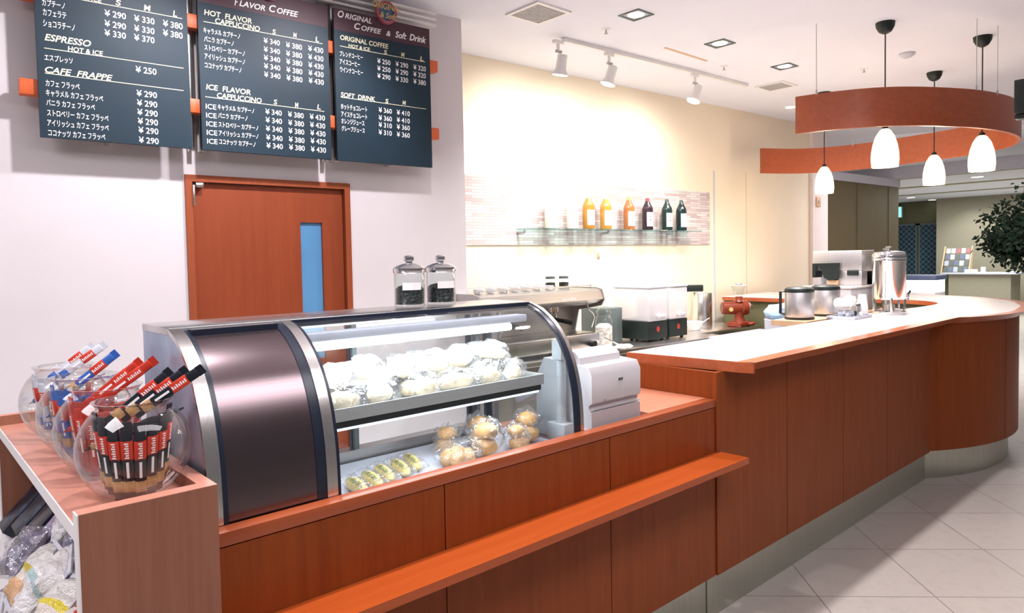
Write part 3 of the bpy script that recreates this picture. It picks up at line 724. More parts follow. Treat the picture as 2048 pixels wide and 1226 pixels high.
# track and its three spotlights
tk = thing('lighting_track', 'white ceiling track carrying three spotlights', 'lighting track', (4.64, 3.63, CZ))
tb = MB(MW); tb.box(3.51, 5.78, 3.825 - 0.16, 3.86 - 0.16, CZ - 0.03, CZ, 0.003)
part('rail', tb, 'white', tk)
e_ = MB(MW); e_.box(3.49, 3.512, 3.66, 3.705, CZ - 0.034, CZ, 0.003); e_.box(5.778, 5.80, 3.66, 3.705, CZ - 0.034, CZ, 0.003)
part('end_cap', e_, 'white', tk)
heads = [((3.632, 3.49), (0.0, 0.22, -1.0), (3.9, 4.2, 1.9), 'white track spotlight at the near end of the track'),
         ((4.157, 3.463), (-0.25, 0.22, -1.0), (4.6, 4.15, 1.7), 'white track spotlight in the middle of the track'),
         ((5.213, 3.405), (-0.38, 0.15, -1.0), (5.3, 4.1, 1.8), 'white track spotlight at the far end of the track')]
for (x, y), dr, aim, lb in heads:
    t = thing('track_spotlight', lb, 'spotlight', (x, y, CZ - 0.03), 'track spotlights')
    dv = Vector(dr).normalized()
    top = Vector((x, y, CZ - 0.032)); piv = top + Vector((0, 0, -0.075)); base = piv + Vector((0.035, -0.01, -0.02))
    ad = MB(); ad.box(x - 0.045, x + 0.045, y - 0.016, y + 0.016, CZ - 0.055, CZ - 0.03, 0.004); ad.cyl(top + Vector((0, 0, -0.02)), piv, 0.012)
    part('adapter', ad, 'white', t)
    part('pivot', MB().cyl(piv + Vector((-0.02, 0, 0)), piv + Vector((0.03, 0, 0)), 0.011), 'grey_plastic', t)
    q = MB(); q.tube([base, base + dv * 0.10, base + dv * 0.125, base + dv * 0.14], [0.036, 0.038, 0.055, 0.060], 24)
    part('head', q, 'white', t)
    part('lens', MB().tube([base + dv * 0.141, base + dv * 0.143], [0.050, 0.050], 24), 'lamp_face', t)
    spot('track_lamp', base + dv * 0.16, aim, 50, (1.0, 0.945, 0.86), 160, 1.0, 0.04)

# ------------------------------------------------------------------ hanging wood band and pendants
K = 0.8625
ribbon = [(5.615, 2.72), (5.69, 2.42), (5.84, 2.145), (6.11, 1.915), (6.60, 1.675), (7.15, 1.575), (7.70, 1.63), (8.18, 1.86), (8.46, 2.30), (8.60, 2.80), (8.68, 3.25), (8.62, 3.75), (8.40, 4.08), (7.99, 4.315)]
rp = catmull([(x * K, y * K) for x, y in ribbon], 8)
bd = thing('hanging_wood_band', 'curved cherry wood band hanging on wires over the bar end', 'ceiling ornament', (6.2, 2.2, 2.345))
part('band', MB().curtain(rp, 2.345, 2.604, 0.028), 'band_wood', bd)
for x, y in ((4.83, 2.19), (5.60, 1.44), (5.90, 1.39), (7.44, 3.0)):
    q = MB(); q.cyl((x, y, 2.604), (x, y, CZ), 0.0022, seg=6); q.cyl((x, y, 2.59), (x, y, 2.62), 0.006, seg=8); part('wire', q, 'grey_plastic', bd)
pend = [((5.188, 1.876), 'lit white glass pendant lamp nearest the coffee urns'), ((6.10, 1.532), 'lit white glass pendant lamp closest to the wall screen'),
        ((6.965, 2.111), 'lit white glass pendant lamp, low one between two bigger ones'), ((6.94, 3.07), 'lit white glass pendant lamp in front of the straight far end of the wood band')]
pt = thing('pendant_lamp', pend[0][1], 'pendant lamp', (0, 0, 0), 'pendant lamps over the bar end')
part('canopy', MB().lathe((0, 0, CZ), [(0.0, -0.075), (0.018, -0.075), (0.04, -0.062), (0.058, -0.03), (0.062, 0.0)], 24), 'black_green', pt)
part('cord', MB().cyl((0, 0, 2.36), (0, 0, CZ - 0.07), 0.0045, seg=8), 'black', pt)
part('shade', MB().lathe((0, 0, 2.085), [(0.083, 0.0), (0.088, 0.05), (0.086, 0.10), (0.077, 0.155), (0.06, 0.21), (0.036, 0.25), (0.020, 0.262)], 32), 'shade', pt)
part('cap', MB().lathe((0, 0, 2.345), [(0.021, 0.0), (0.019, 0.02), (0.008, 0.03)], 16), 'black_green', pt)
for i, ((x, y), lb) in enumerate(pend):
    o = pt if i == 0 else copy_thing(pt, (x, y, 0), label=lb)
    o.location = (x, y, 0)
    d = bpy.data.lights.new('pendant_bulb', 'POINT'); d.energy = 9; d.color = (1.0, 0.80, 0.55); d.shadow_soft_size = 0.08
    lo = bpy.data.objects.new('pendant_bulb', d); COL.objects.link(lo); lo.location = (x, y, 2.03)
# screen at the right edge
tv = thing('wall_screen', 'thin black screen hanging at the end of the wood band', 'screen', (5.2, 1.09, 2.29))
part('casing', MB(Matrix.Translation((5.10, 1.08, 0)) @ Matrix.Rotation(math.radians(-6), 4, 'Z')).box(0, 0.5, -0.02, 0.04, 2.315, 2.515, 0.006), 'black_green', tv)
part('display', MB(Matrix.Translation((5.10, 1.08, 0)) @ Matrix.Rotation(math.radians(-6), 4, 'Z')).box(0.012, 0.488, -0.023, -0.019, 2.33, 2.503), 'grey_plastic', tv)
q = MB(); q.cyl((5.35, 1.09, 2.51), (5.35, 1.09, CZ), 0.012); q.box(5.13, 5.20, 1.06, 1.12, 2.285, 2.317, 0.004)
part('bracket', q, 'black', tv)

# ------------------------------------------------------------------ menu boards
rk = thing('menu_rack', 'steel posts and two orange rails carrying the menu boards', 'menu rack', tuple(wp(1.35, 3.74, 2.0)))
for z in (2.2495, 2.6615):
    part('rail', MB(MW).box(0.278, 2.417, 3.677, 3.732, z, z + 0.068, 0.003), 'rail_orange', rk, 'orange rail')
for x in (0.62, 0.985, 1.03, 1.70, 1.75, 2.1):
    part('post', MB(MW).box(x - 0.011, x + 0.011, 3.733, 3.8, 2.07, 3.04, 0.003), 'steel_z', rk)
for z in (2.955, 2.99, 3.025):
    part('crossbar', MB(MW).box(0.30, 2.43, 3.70, 3.73, z - 0.007, z + 0.007, 0.003), 'white', rk)
WB = 3.655
BD = [(0.344, 0.961, 'dark blue menu board headed ESPRESSO and CAFE FRAPPE, the one furthest from the kitchen'),
      (1.010, 1.688, 'dark blue menu board headed FLAVOR COFFEE in the middle'),
      (1.724, 2.346, 'dark blue menu board headed ORIGINAL COFFEE and Soft Drink, next to the kitchen')]
TF = MW @ Matrix(((1, 0, 0, 0), (0, 0, -1, WB - 0.0012), (0, 1, 0, 0), (0, 0, 0, 1)))
for (bi, s, k, x0, x1, z, h) in MENU_TEXT:
    if k == 'l': continue
    col = 'w' if k in 'wk' else 'y'
    letter((bi, col), s, x0, x1, z, h, TF, 0.28 if k in 'iky' and k != 'y' else (0.12 if k == 'y' else 0.0), 0.02 if k in 'iky' else 0.012)
letter((3, 'g'), 'ORIGINAL', 1.955, 2.137, 2.955, 0.034, MW @ Matrix(((1, 0, 0, 0), (0, 0, -1, WB - 0.022), (0, 1, 0, 0), (0, 0, 0, 1))), 0.1, 0.02)
letter((3, 'g'), '& Soft', 2.0, 2.105, 2.905, 0.032, MW @ Matrix(((1, 0, 0, 0), (0, 0, -1, WB - 0.022), (0, 1, 0, 0), (0, 0, 0, 1))), 0.3, 0.02)
LT = flush_letters()
def emblem(x, z, r, t, parent):
    e = MB(MW); seg = 32
    def ring(ra, rb, y0, y1):
        vs, fs = [], []
        for i in range(seg):
            a = 2 * math.pi * i / seg
            for rr_, yy in ((ra, y0), (rb, y0), (rb, y1), (ra, y1)): vs.append((x + rr_ * math.cos(a), yy, z + rr_ * math.sin(a)))
        for i in range(seg):
            j = (i + 1) % seg
            for k in range(4): fs.append((i * 4 + k, j * 4 + k, j * 4 + (k + 1) % 4, i * 4 + (k + 1) % 4))
        return vs, fs
    e.add(*ring(r * 0.74, r, WB - 0.02, WB))
    em = part('emblem', e, 'emblem_red', parent, 'round red ringed emblem')
    dsk = MB(MW); dsk.prism([(x + r * 0.74 * math.cos(2 * math.pi * i / seg), z + r * 0.74 * math.sin(2 * math.pi * i / seg)) for i in range(seg)], 'y', WB - 0.012, WB)
    part('disc', dsk, 'emblem_blue', em)
    return em
for bi, (x0, x1, lb) in enumerate(BD, 1):
    t = thing('menu_board', lb, 'menu board', tuple(wp((x0 + x1) / 2, WB, 2.068)), 'menu boards on the rails')
    q = MB(MW); q.box(x0, x1, WB, WB + 0.022, 2.068, 2.905)
    part('panel', q, 'board', t)
    part('header', MB(MW).box(x0, x1, WB - 0.0006, WB, 2.788, 2.905), 'board_header', t)
    ln = MB(MW)
    for (b2, s, k, a, c, z, h) in MENU_TEXT:
        if k == 'l' and b2 == bi: ln.box(a, c, WB - 0.0013, WB - 0.0005, z - 0.0016, z + 0.0016)
    part('rule_line', ln, 'letter_cream', t)
    part('lettering', LT[(bi, 'w')], 'letter_white', t, 'white lettering')
    if (bi, 'y') in LT: part('lettering', LT[(bi, 'y')], 'letter_cream', t, 'cream lettering')
    if bi == 3:
        em = emblem(2.046, 2.94, 0.066, 0.02, t)
        part('lettering', LT[(3, 'g')], 'gold', em, 'gold lettering')
    elif bi == 2: emblem(1.367, 2.93, 0.066, 0.02, t)
    else: emblem(0.66, 2.94, 0.066, 0.02, t)
# ------------------------------------------------------------------ bar counter with rounded end
CX, CY, RB = 5.85, 2.72, 1.45
bc = thing('bar_counter', 'tall cherry panelled bar counter curving round at its far end', 'counter', (4.2, 1.75, 0))
seams = [2.47, 3.062, 3.672, 4.268, 4.985]
for a, b_ in zip(seams[:-1], seams[1:]):
    part('front_panel', MB().box(a + 0.0024, b_ - 0.0024, 1.527, 1.550, 0.20, 1.0275), 'counter_panel', bc)
part('side_panel', MB().box(2.472, 2.497, 1.5505, 1.955, 0.20, 1.0275).box(2.472, 2.497, 1.60, 1.955, 0.0, 0.20), 'counter_panel', bc)
for a0, a1 in ((-127, -96.5), (-96.2, -66), (-65.7, -35), (-34.7, -2)):
    part('curved_panel', MB().curtain(arc(CX, CY, RB, a0, a1, 16), 0.20, 1.0275, 0.022), 'counter_panel', bc)
part('front_panel', MB().box(7.275, 7.30, 2.76, 3.92, 0.2, 1.03), 'counter_panel', bc)
kp = [(2.47, 1.575)] + [(5.05, 1.575)]
part('toe_kick', MB().curtain(kp, 0.0, 0.20, 0.015), 'kick', bc)
part('toe_kick', MB().curtain(arc(CX, CY, 1.39, -125.5, -2, 40), 0.0, 0.20, 0.015), 'kick', bc)
inner = [(2.49, 1.985), (5.25, 1.965), (5.59, 1.93), (6.0, 1.885), (6.39, 1.905), (6.66, 2.03), (6.81, 2.25), (6.80, 2.55), (6.63, 2.9), (6.47, 3.2), (6.47, 3.92)]
inn = [inner[0]] + catmull(inner[1:-1], 5) + [inner[-1]]
part('inner_panel', MB().curtain([(x, y - 0.03) if x < 5.9 and y < 2.1 else (x + 0.03, y) for x, y in inn], 0.0, 1.03, -0.02), 'olive', bc)
front = [(2.542, 1.478), (5.118, 1.478)]
outer = arc(CX, CY, 1.44, -120, -88, 8) + catmull([(6.40, 1.345), (7.0, 1.55), (7.35, 1.85), (7.54, 2.2), (7.60, 2.6), (7.56, 3.1), (7.5, 3.6), (7.5, 3.92)], 6)
edge = front + outer[1:]
part('inner_shelf', MB().prism([(5.80, 2.02), (6.2, 1.96), (6.55, 2.1), (6.70, 2.4), (6.55, 2.82), (6.38, 3.1), (5.80, 3.1)], 'z', 0.93, 0.95), 'steel', bc)
top = thing('bar_worktop', 'white laminate bar top with a cherry wood edge', 'worktop', (4.2, 1.75, 1.028))
part('surface', MB().prism(edge + inn[::-1], 'z', 1.066, 1.070), 'laminate', top)
part('substrate', MB().prism(edge + inn[::-1], 'z', 1.0285, 1.0658), 'counter_edge', top)
ew = MB(); n = len(edge); vs, fs, nor = [], [], []
for i in range(n):
    a, c = edge[max(i - 1, 0)], edge[min(i + 1, n - 1)]
    d = Vector((c[0] - a[0], c[1] - a[1])).normalized(); nor.append((d.y, -d.x))
nor[1] = (0.22, -0.97)
for i, (x, y) in enumerate(edge):
    k = 0.071 if i < 2 else 0.068
    nx, ny = nor[i]
    vs += [(x, y, 1.0702), (x + nx * k, y + ny * k, 1.0702), (x + nx * (k - 0.048), y + ny * (k - 0.048), 1.028), (x, y, 1.028)]
for i in range(n - 1):
    for k in range(4): fs.append((i * 4 + k, (i + 1) * 4 + k, (i + 1) * 4 + (k + 1) % 4, i * 4 + (k + 1) % 4))
fs += [(0, 1, 2, 3), tuple((n - 1) * 4 + k for k in (3, 2, 1, 0))]
ew.add(vs, fs)
part('edge_moulding', ew, 'counter_edge', top)
en = MB(); en.prism([(2.476, 1.986), (2.490, 1.986), (2.543, 1.47), (2.557, 1.407), (2.545, 1.407), (2.530, 1.47)], 'z', 1.028, 1.0702)
part('end_moulding', en, 'counter_edge', top)

# ------------------------------------------------------------------ display counter (lower), its ledge
lc = thing('display_counter', 'low cherry counter carrying the pastry showcase and cash register', 'counter', (1.5, 1.75, 0))
LX0 = 0.512
ss = [LX0, 1.12, 1.8165, 2.468]
for a, b_ in zip(ss[:-1], ss[1:]):
    part('front_panel', MB().box(a + 0.002, b_ - 0.002, 1.533, 1.556, 0.70, 0.886), 'counter_panel', lc)
    part('front_panel', MB().box(a + 0.002, b_ - 0.002, 1.533, 1.556, 0.20, 0.682), 'counter_panel', lc)
part('top_rail', MB().box(LX0, 2.469, 1.530, 1.574, 0.889, 0.920, 0.0015), 'counter_rail', lc)
part('service_top', MB().box(2.092, 2.469, 1.5745, 2.10, 0.889, 0.920), 'service_top', lc)
part('service_top', MB().box(LX0, 2.091, 2.02, 2.10, 0.80, 0.845), 'counter_rail', lc)
part('well_floor', MB().box(LX0, 2.091, 1.5745, 2.02, 0.80, 0.845), 'steel_dark', lc)
part('ledge', MB().box(LX0, 2.4685, 1.397, 1.5325, 0.682, 0.706).box(2.4685, 2.490, 1.397, 1.5185, 0.682, 0.706), 'ledge', lc)
part('toe_kick', MB().box(LX0, 2.468, 1.58, 1.60, 0, 0.20), 'kick', lc)
part('back_panel', MB().box(LX0, 2.468, 2.06, 2.08, 0.0, 0.80), 'olive', lc)
part('end_panel', MB().box(LX0, LX0 + 0.02, 1.557, 2.06, 0.0, 0.80), 'counter_panel', lc)

# ------------------------------------------------------------------ pastry showcase
prof = catmull([(1.824, 1.345), (1.762, 1.323), (1.704, 1.285), (1.662, 1.243), (1.635, 1.202), (1.611, 1.152), (1.596, 1.104), (1.585, 1.05), (1.580, 1.0), (1.577, 0.94), (1.577, 0.86)], 4)
def shift(pr, d):
    o = []
    for i in range(len(pr)):
        a, c = pr[max(i - 1, 0)], pr[min(i + 1, len(pr) - 1)]
        dd = Vector((c[0] - a[0], c[1] - a[1])).normalized(); o.append((pr[i][0] - dd.y * d, pr[i][1] + dd.x * d))
    return o
sc = thing('pastry_showcase', 'curved glass pastry showcase with a bronze end section', 'display case', (1.125, 1.82, 0.846))
YB = 2.05
sidep = prof + [(YB, 0.86), (YB, 1.345)]
part('end_wall', MB().prism(shift(prof, 0.004) + [(YB, 0.86), (YB, 1.342)], 'x', 0.516, 0.522), 'end_steel', sc, 'steel end with painted-in blue reflection')
part('inner_wall', MB().prism(shift(prof, 0.02) + [(YB, 0.86), (YB, 1.33)], 'x', 0.815, 0.820), 'steel_z', sc)
part('end_strip', MB().sheet(prof, 0.514, 0.545, 0.012), 'steel_z', sc)
part('gasket', MB().sheet(shift(prof, 0.003), 0.545, 0.558, 0.008), 'navy', sc)
part('bronze_panel', MB().sheet(shift(prof[2:], 0.005), 0.558, 0.773, 0.006), 'bronze', sc, 'brushed bronze panel')
part('gasket', MB().box(0.558, 0.773, 1.782, 1.822, 1.326, 1.3415), 'navy', sc)
part('gasket', MB().sheet(shift(prof, 0.003), 0.773, 0.798, 0.008), 'navy', sc)
part('middle_strip', MB().sheet(prof, 0.798, 0.826, 0.012), 'steel_z', sc)
part('gasket', MB().sheet(shift(prof, 0.003), 0.826, 0.836, 0.008), 'navy', sc)
part('front_glass', MB().sheet(shift(prof, 0.004), 0.836, 1.700, 0.005), 'case_glass', sc, 'curved front glass')
part('gasket', MB().sheet(shift(prof, 0.003), 1.700, 1.721, 0.010), 'navy', sc)
part('end_strip', MB().sheet(prof, 1.721, 1.737, 0.014), 'steel_z', sc)
part('end_glass', MB().prism(shift(prof, 0.02) + [(YB - 0.02, 0.86), (YB - 0.02, 1.325)], 'x', 1.724, 1.729), 'case_glass', sc, 'clear end glass')
part('top_panel', MB().box(0.514, 1.737, 1.824, YB, 1.328, 1.346, 0.002), 'steel', sc)
part('gasket', MB().box(0.826, 1.715, 1.812, 1.8235, 1.325, 1.3445), 'navy', sc)
part('deck', MB().box(0.822, 1.724, 1.590, 1.985, 0.846, 0.862), 'pale_grey', sc)
rf = MB(); rf.box(0.822, 1.724, 2.0, YB, 0.846, 0.895); rf.box(0.822, 1.724, 2.0, YB, 1.30, 1.3275); rf.box(0.822, 0.85, 2.0, YB, 0.895, 1.30); rf.box(1.70, 1.723, 2.0, YB, 0.895, 1.30)
part('rear_frame', rf, 'steel_dark', sc)
for i, (x0, x1, y) in enumerate(((0.85, 1.13, 2.03), (1.115, 1.64, 2.012), (1.60, 1.70, 2.03))):
    d = part('rear_door', MB().box(x0 + 0.015, x1 - 0.015, y, y + 0.004, 0.90, 1.297), 'glass', sc)
    q = MB(); q.box(x0, x0 + 0.016, y - 0.005, y + 0.009, 0.895, 1.30); q.box(x1 - 0.016, x1, y - 0.005, y + 0.009, 0.895, 1.30)
    part('door_stile', q, 'navy' if i != 1 else 'dark_grey', d)
part('shelf_tray', MB().box(0.855, 1.640, 1.667, 1.672, 1.078, 1.112).box(0.855, 1.640, 1.672, 1.97, 1.078, 1.090).box(0.855, 1.640, 1.965, 1.97, 1.09, 1.104).box(1.635, 1.64, 1.672, 1.965, 1.09, 1.112).box(0.855, 0.86, 1.672, 1.965, 1.09, 1.112), 'satin', sc)
part('light_tube', MB().cyl((0.875, 1.675, 1.0555), (1.62, 1.675, 1.0555), 0.0038, seg=10), 'tube_dim', sc, 'thin lit tube under the tray')
area('case_shelf_light', (1.25, 1.72, 1.048), (1.25, 1.74, 0.86), 0.74, 0.02, 1.5, (0.88, 0.95, 1.0))
sb = MB(); sb.box(0.855, 1.630, 1.671, 1.705, 1.060, 1.077)
part('shelf_shadow_strip', sb, 'black', sc)  # black strip standing in for the shadow gap under the tray
parts('shelf_bracket', [MB().box(x - 0.008, x + 0.008, 1.707, 1.998, 1.058, 1.076) for x in (0.87, 1.25, 1.62)], 'steel_dark', sc)
lh = MB(); lh.box(0.84, 1.66, 1.765, 1.825, 1.283, 1.307, 0.004)
part('light_housing', lh, 'pale_grey', sc)
part('light_tube', MB().cyl((0.86, 1.79, 1.267), (1.60, 1.79, 1.267), 0.012, seg=14), 'tube', sc, 'lit fluorescent tube')
area('case_tube_light', (1.24, 1.79, 1.252), (1.24, 1.80, 0.9), 0.76, 0.03, 5.5, (0.80, 0.92, 1.0))

# ------------------------------------------------------------------ cash register in the well
cr_ = thing('cash_register', 'white cash register with its back to the customers, beside the showcase', 'cash register', (1.94, 1.75, 0.845))
bd_ = MB(); bd_.prism([(1.606, 0.850), (1.600, 0.90), (1.600, 0.962), (1.612, 0.972), (1.612, 0.985), (1.598, 0.995), (1.597, 1.09), (1.612, 1.118), (1.83, 1.135), (1.872, 1.06), (1.872, 0.90), (1.86, 0.850)], 'x', 1.802, 2.072)
part('body', bd_, 'white_plastic', cr_, angle=30)
part('drawer_base', MB().box(1.80, 2.074, 1.602, 1.90, 0.846, 0.905, 0.006), 'white_plastic', cr_)
rc = MB(); rc.prism([(1.66, 1.118), (1.665, 1.145), (1.685, 1.163), (1.715, 1.170), (1.745, 1.163), (1.765, 1.145), (1.77, 1.12)], 'x', 1.815, 2.035)
part('printer_cover', rc, 'white_plastic', cr_, angle=30)
part('groove', MB().box(1.8025, 2.0715, 1.5965, 1.602, 0.9705, 0.9725), 'grey_plastic', cr_)
part('badge', MB().box(1.945, 1.968, 1.5945, 1.5975, 1.060, 1.067), 'dark_grey', cr_)
part('lock', MB().cyl((1.87, 1.5985, 1.003), (1.87, 1.594, 1.003), 0.005), 'grey_plastic', cr_)
pl = MB(); pl.box(1.744, 1.797, 1.675, 1.76, 0.846, 0.918, 0.006); pl.cyl((1.771, 1.715, 0.91), (1.771, 1.715, 1.15), 0.014); pl.cyl((1.771, 1.715, 0.91), (1.771, 1.715, 0.98), 0.019, 0.015)
part('display_pole', pl, 'white_plastic', cr_)
part('customer_display', MB().box(1.748, 1.795, 1.69, 1.74, 1.14, 1.215, 0.01), 'white_plastic', cr_)
part('keyboard', MB(Matrix.Translation((1.94, 1.93, 0.985)) @ Matrix.Rotation(math.radians(-25), 4, 'X')).box(-0.12, 0.12, -0.05, 0.09, -0.012, 0.012, 0.003), 'grey_plastic', cr_)

# ------------------------------------------------------------------ wares in the showcase
def bagged(name, lb, cat, breads, mat_, bagr, seed, group):
    """bread inside a crumpled clear bag, standing on z = 0"""
    t = thing(name, lb, cat, (0, 0, 0), group)
    b = MB()
    for (c, r, s) in breads: b.blob(c, r, 3, 0.14, 2.0, -0.75, s)
    part('bread', b, mat_, t)
    g = MB(); g.blob((0, 0, bagr[2] * 0.92), bagr, 3, 0.5, 2.3, -0.92, seed)
    q = MB(); q.blob((bagr[0] * 0.95, 0.0, bagr[2] * 1.25), (bagr[0] * 0.55, bagr[1] * 0.5, bagr[2] * 0.35), 2, 0.7, 3, None, seed + 3)
    g.merge(q)
    part('bag', g, 'film', t, angle=20)
    return t
UP = 'bagged breads on the upper tray'
proto_a = bagged('bagged_bread', 'round bagged bun at the near end of the upper tray', 'bread', [((-0.022, 0, 0.032), (0.042, 0.040, 0.034), 1), ((0.03, 0.012, 0.028), (0.036, 0.034, 0.029), 2)], 'pale_bread', (0.074, 0.060, 0.046), 1, UP)
proto_b = bagged('bagged_bread', 'long bagged loaf', 'bread', [((0, 0, 0.030), (0.070, 0.034, 0.032), 4)], 'pale_bread', (0.086, 0.054, 0.042), 5, UP)
Z1 = 1.0915
ups = [(proto_a, 0.93, 1.73, 0.2, 'bagged buns at the near front corner of the upper tray'), (proto_a, 0.97, 1.86, 1.2, 'bagged buns behind the near front pair, against the near end of the tray'),
       (proto_b, 1.055, 1.75, 0.5, 'bagged loaf second from the near end along the tray front'), (proto_b, 1.10, 1.88, 2.4, 'bagged loaf second from the near end along the tray back'),
       (proto_a, 1.19, 1.745, 2.0, 'bagged buns third from the near end along the tray front'), (proto_a, 1.24, 1.885, 0.7, 'bagged buns in the middle of the tray back'),
       (proto_b, 1.325, 1.745, -0.3, 'bagged loaf fourth from the near end along the tray front'), (proto_b, 1.37, 1.88, 0.3, 'bagged loaf third from the far end along the tray back'),
       (proto_a, 1.455, 1.75, 1.5, 'bagged buns second from the far end along the tray front'), (proto_a, 1.49, 1.885, -0.8, 'bagged buns second from the far end along the tray back'),
       (proto_b, 1.575, 1.75, 0.9, 'bagged loaf at the far front corner of the upper tray'), (proto_b, 1.575, 1.88, -1.0, 'bagged loaf at the far back corner of the upper tray')]
seen = set()
for src, x, y, rz, lb in ups:
    if id(src) in seen: copy_thing(src, (x, y, Z1), (0, 0, rz), lb, 0.88)
    else: place(src, (x, y, Z1), (0, 0, rz), 0.88); src['label'] = lb; seen.add(id(src))
tops = [(proto_b, 0.945, 1.795, 0.4, 0.052, 'bagged loaf lying on top at the near end of the tray'), (proto_a, 1.28, 1.81, 2.2, 0.050, 'bagged buns lying on top in the middle of the tray'), (proto_a, 1.05, 1.815, 0.9, 0.056, 'bagged buns lying on top between two loaves near the near end of the tray'), (proto_b, 1.165, 1.81, 1.2, 0.050, 'bagged loaf lying on top, just before the middle of the tray'), (proto_a, 1.41, 1.82, 0.2, 0.052, 'bagged buns lying on top, beyond the middle of the tray'), (proto_b, 1.53, 1.82, 2.6, 0.060, 'tallest bagged loaf lying on top near the far end of the tray')]
for src, x, y, rz, dz, lb in tops: copy_thing(src, (x, y, Z1 + dz + 0.006), (0.15, -0.1, rz), lb, 0.82)
Z0 = 0.8625
def wrap_roll():
    t = thing('wrapped_roll', '', 'filled roll', (0, 0, 0), 'wrapped rolls on the showcase floor')
    b = MB(); b.blob((0, 0, 0.017), (0.068, 0.019, 0.019), 3, 0.1, 2, -0.85, 9); part('bread', b, 'roll', t)
    l = MB(); l.blob((0.0, 0.006, 0.028), (0.050, 0.008, 0.010), 3, 0.5, 5, None, 3); part('filling', l, 'lettuce', t)
    part('bag', MB().pillow((0, 0, 0.0), 0.165, 0.056, 0.042, 0.1, 3), 'film', t, angle=20)
    return t
rl = wrap_roll()
rolls = [(0.955, 1.715, 1.45, 'wrapped yellow roll nearest the bronze end of the showcase'), (1.015, 1.735, 1.42, 'wrapped yellow roll second from the bronze end'), (1.073, 1.765, 1.38, 'wrapped yellow roll third from the bronze end'),
         (1.135, 1.775, 1.36, 'wrapped yellow roll fourth from the bronze end'), (1.195, 1.80, 1.30, 'wrapped yellow roll furthest from the bronze end, beside the white card')]
for i, (x, y, rz, lb) in enumerate(rolls):
    if i: copy_thing(rl, (x, y, Z0), (0, 0, rz), lb)
    else: place(rl, (x, y, Z0), (0, 0, rz)); rl['label'] = lb
solo('price_card', MB(Matrix.Translation((1.222, 1.675, Z0)) @ Matrix.Rotation(0.2, 4, 'Z')).box(-0.028, 0.028, -0.022, 0.022, 0, 0.003), 'paper', 'blank looking white card on the showcase floor beside the rolls', 'card')
t = thing('glazed_pastry', 'glazed star shaped pastry in a clear bag beside the white card', 'pastry', (1.315, 1.725, Z0))
b = MB()
for k in range(6):
    a = k * math.pi / 3; b.blob((1.315 + 0.032 * math.cos(a), 1.725 + 0.030 * math.sin(a), Z0 + 0.022), (0.030, 0.026, 0.024), 2, 0.15, 2, -0.85, k)
b.blob((1.315, 1.725, Z0 + 0.032), (0.03, 0.03, 0.026), 2, 0.15, 2, None, 8)
part('bread', b, 'crust', t); part('bag', MB().blob((1.315, 1.725, Z0 + 0.036), (0.078, 0.070, 0.040), 3, 0.35, 2.5, -0.88, 12), 'film', t, angle=20)
bb = bagged('bagged_bread', '', 'bread', [((-0.01, 0, 0.030), (0.044, 0.042, 0.032), 21), ((0.0, 0.0, 0.078), (0.040, 0.038, 0.028), 22)], 'crust', (0.058, 0.055, 0.062), 23, 'tall bags of bread on the showcase floor')
low = [(1.440, 1.735, 0.3, 1.0, 'tall bag of brown bread beside the glazed pastry'), (1.50, 1.845, 1.3, 0.95, 'tall bag of brown bread standing in the back row'), (1.555, 1.715, 2.0, 0.78, 'small bag of brown bread in front, between two taller bags'),
       (1.655, 1.77, 0.8, 0.98, 'tall bag of brown bread nearest the clear end glass'), (1.375, 1.86, 0.2, 0.8, 'small bag of brown bread behind the glazed pastry')]
for i, (x, y, rz, s_, lb) in enumerate(low):
    if i: copy_thing(bb, (x, y, Z0), (0, 0, rz), lb, s_)
    else: place(bb, (x, y, Z0), (0, 0, rz), s_); bb['label'] = lb
# bean jars on the showcase
def bean_jar():
    t = thing('coffee_bean_jar', '', 'jar', (0, 0, 0), 'coffee bean jars on the showcase')
    part('jar', MB().lathe((0, 0, 0), [(0.0, 0.001), (0.048, 0.001), (0.051, 0.006), (0.051, 0.115), (0.049, 0.120), (0.046, 0.120), (0.0475, 0.114), (0.0475, 0.010), (0.0, 0.010)], 32), 'glass', t)
    part('beans', MB().lathe((0, 0, 0.0), [(0.0, 0.011), (0.0465, 0.011), (0.047, 0.065), (0.038, 0.074), (0.02, 0.079), (0.0, 0.080)], 28), 'beans', t)
    l = MB().lathe((0, 0, 0), [(0.051, 0.121), (0.053, 0.124), (0.053, 0.138), (0.044, 0.146), (0.026, 0.153), (0.012, 0.156), (0.012, 0.162), (0.017, 0.168), (0.017, 0.178), (0.011, 0.183), (0.0, 0.184)], 32, caps=False)
    part('lid', l, 'chrome', t, 'domed metal lid')
    part('label', MB().prism([(0.052 * math.cos(a), 0.052 * math.sin(a)) for a in [math.radians(-150 + 6 * k) for k in range(13)]] + [(0.0515 * math.cos(a), 0.0515 * math.sin(a)) for a in [math.radians(-150 + 6 * k) for k in reversed(range(13))]], 'z', 0.062, 0.088), 'paper', t, 'white paper label')
    return t
bj = bean_jar(); place(bj, (1.305, 1.955, 1.3465), (0, 0, 0), (1, 1, 0.93)); bj['label'] = 'coffee bean jar nearer the cherry door'
copy_thing(bj, (1.443, 1.968, 1.3465), (0, 0, 0.2), 'coffee bean jar nearer the kitchen', (1, 1, 0.93))

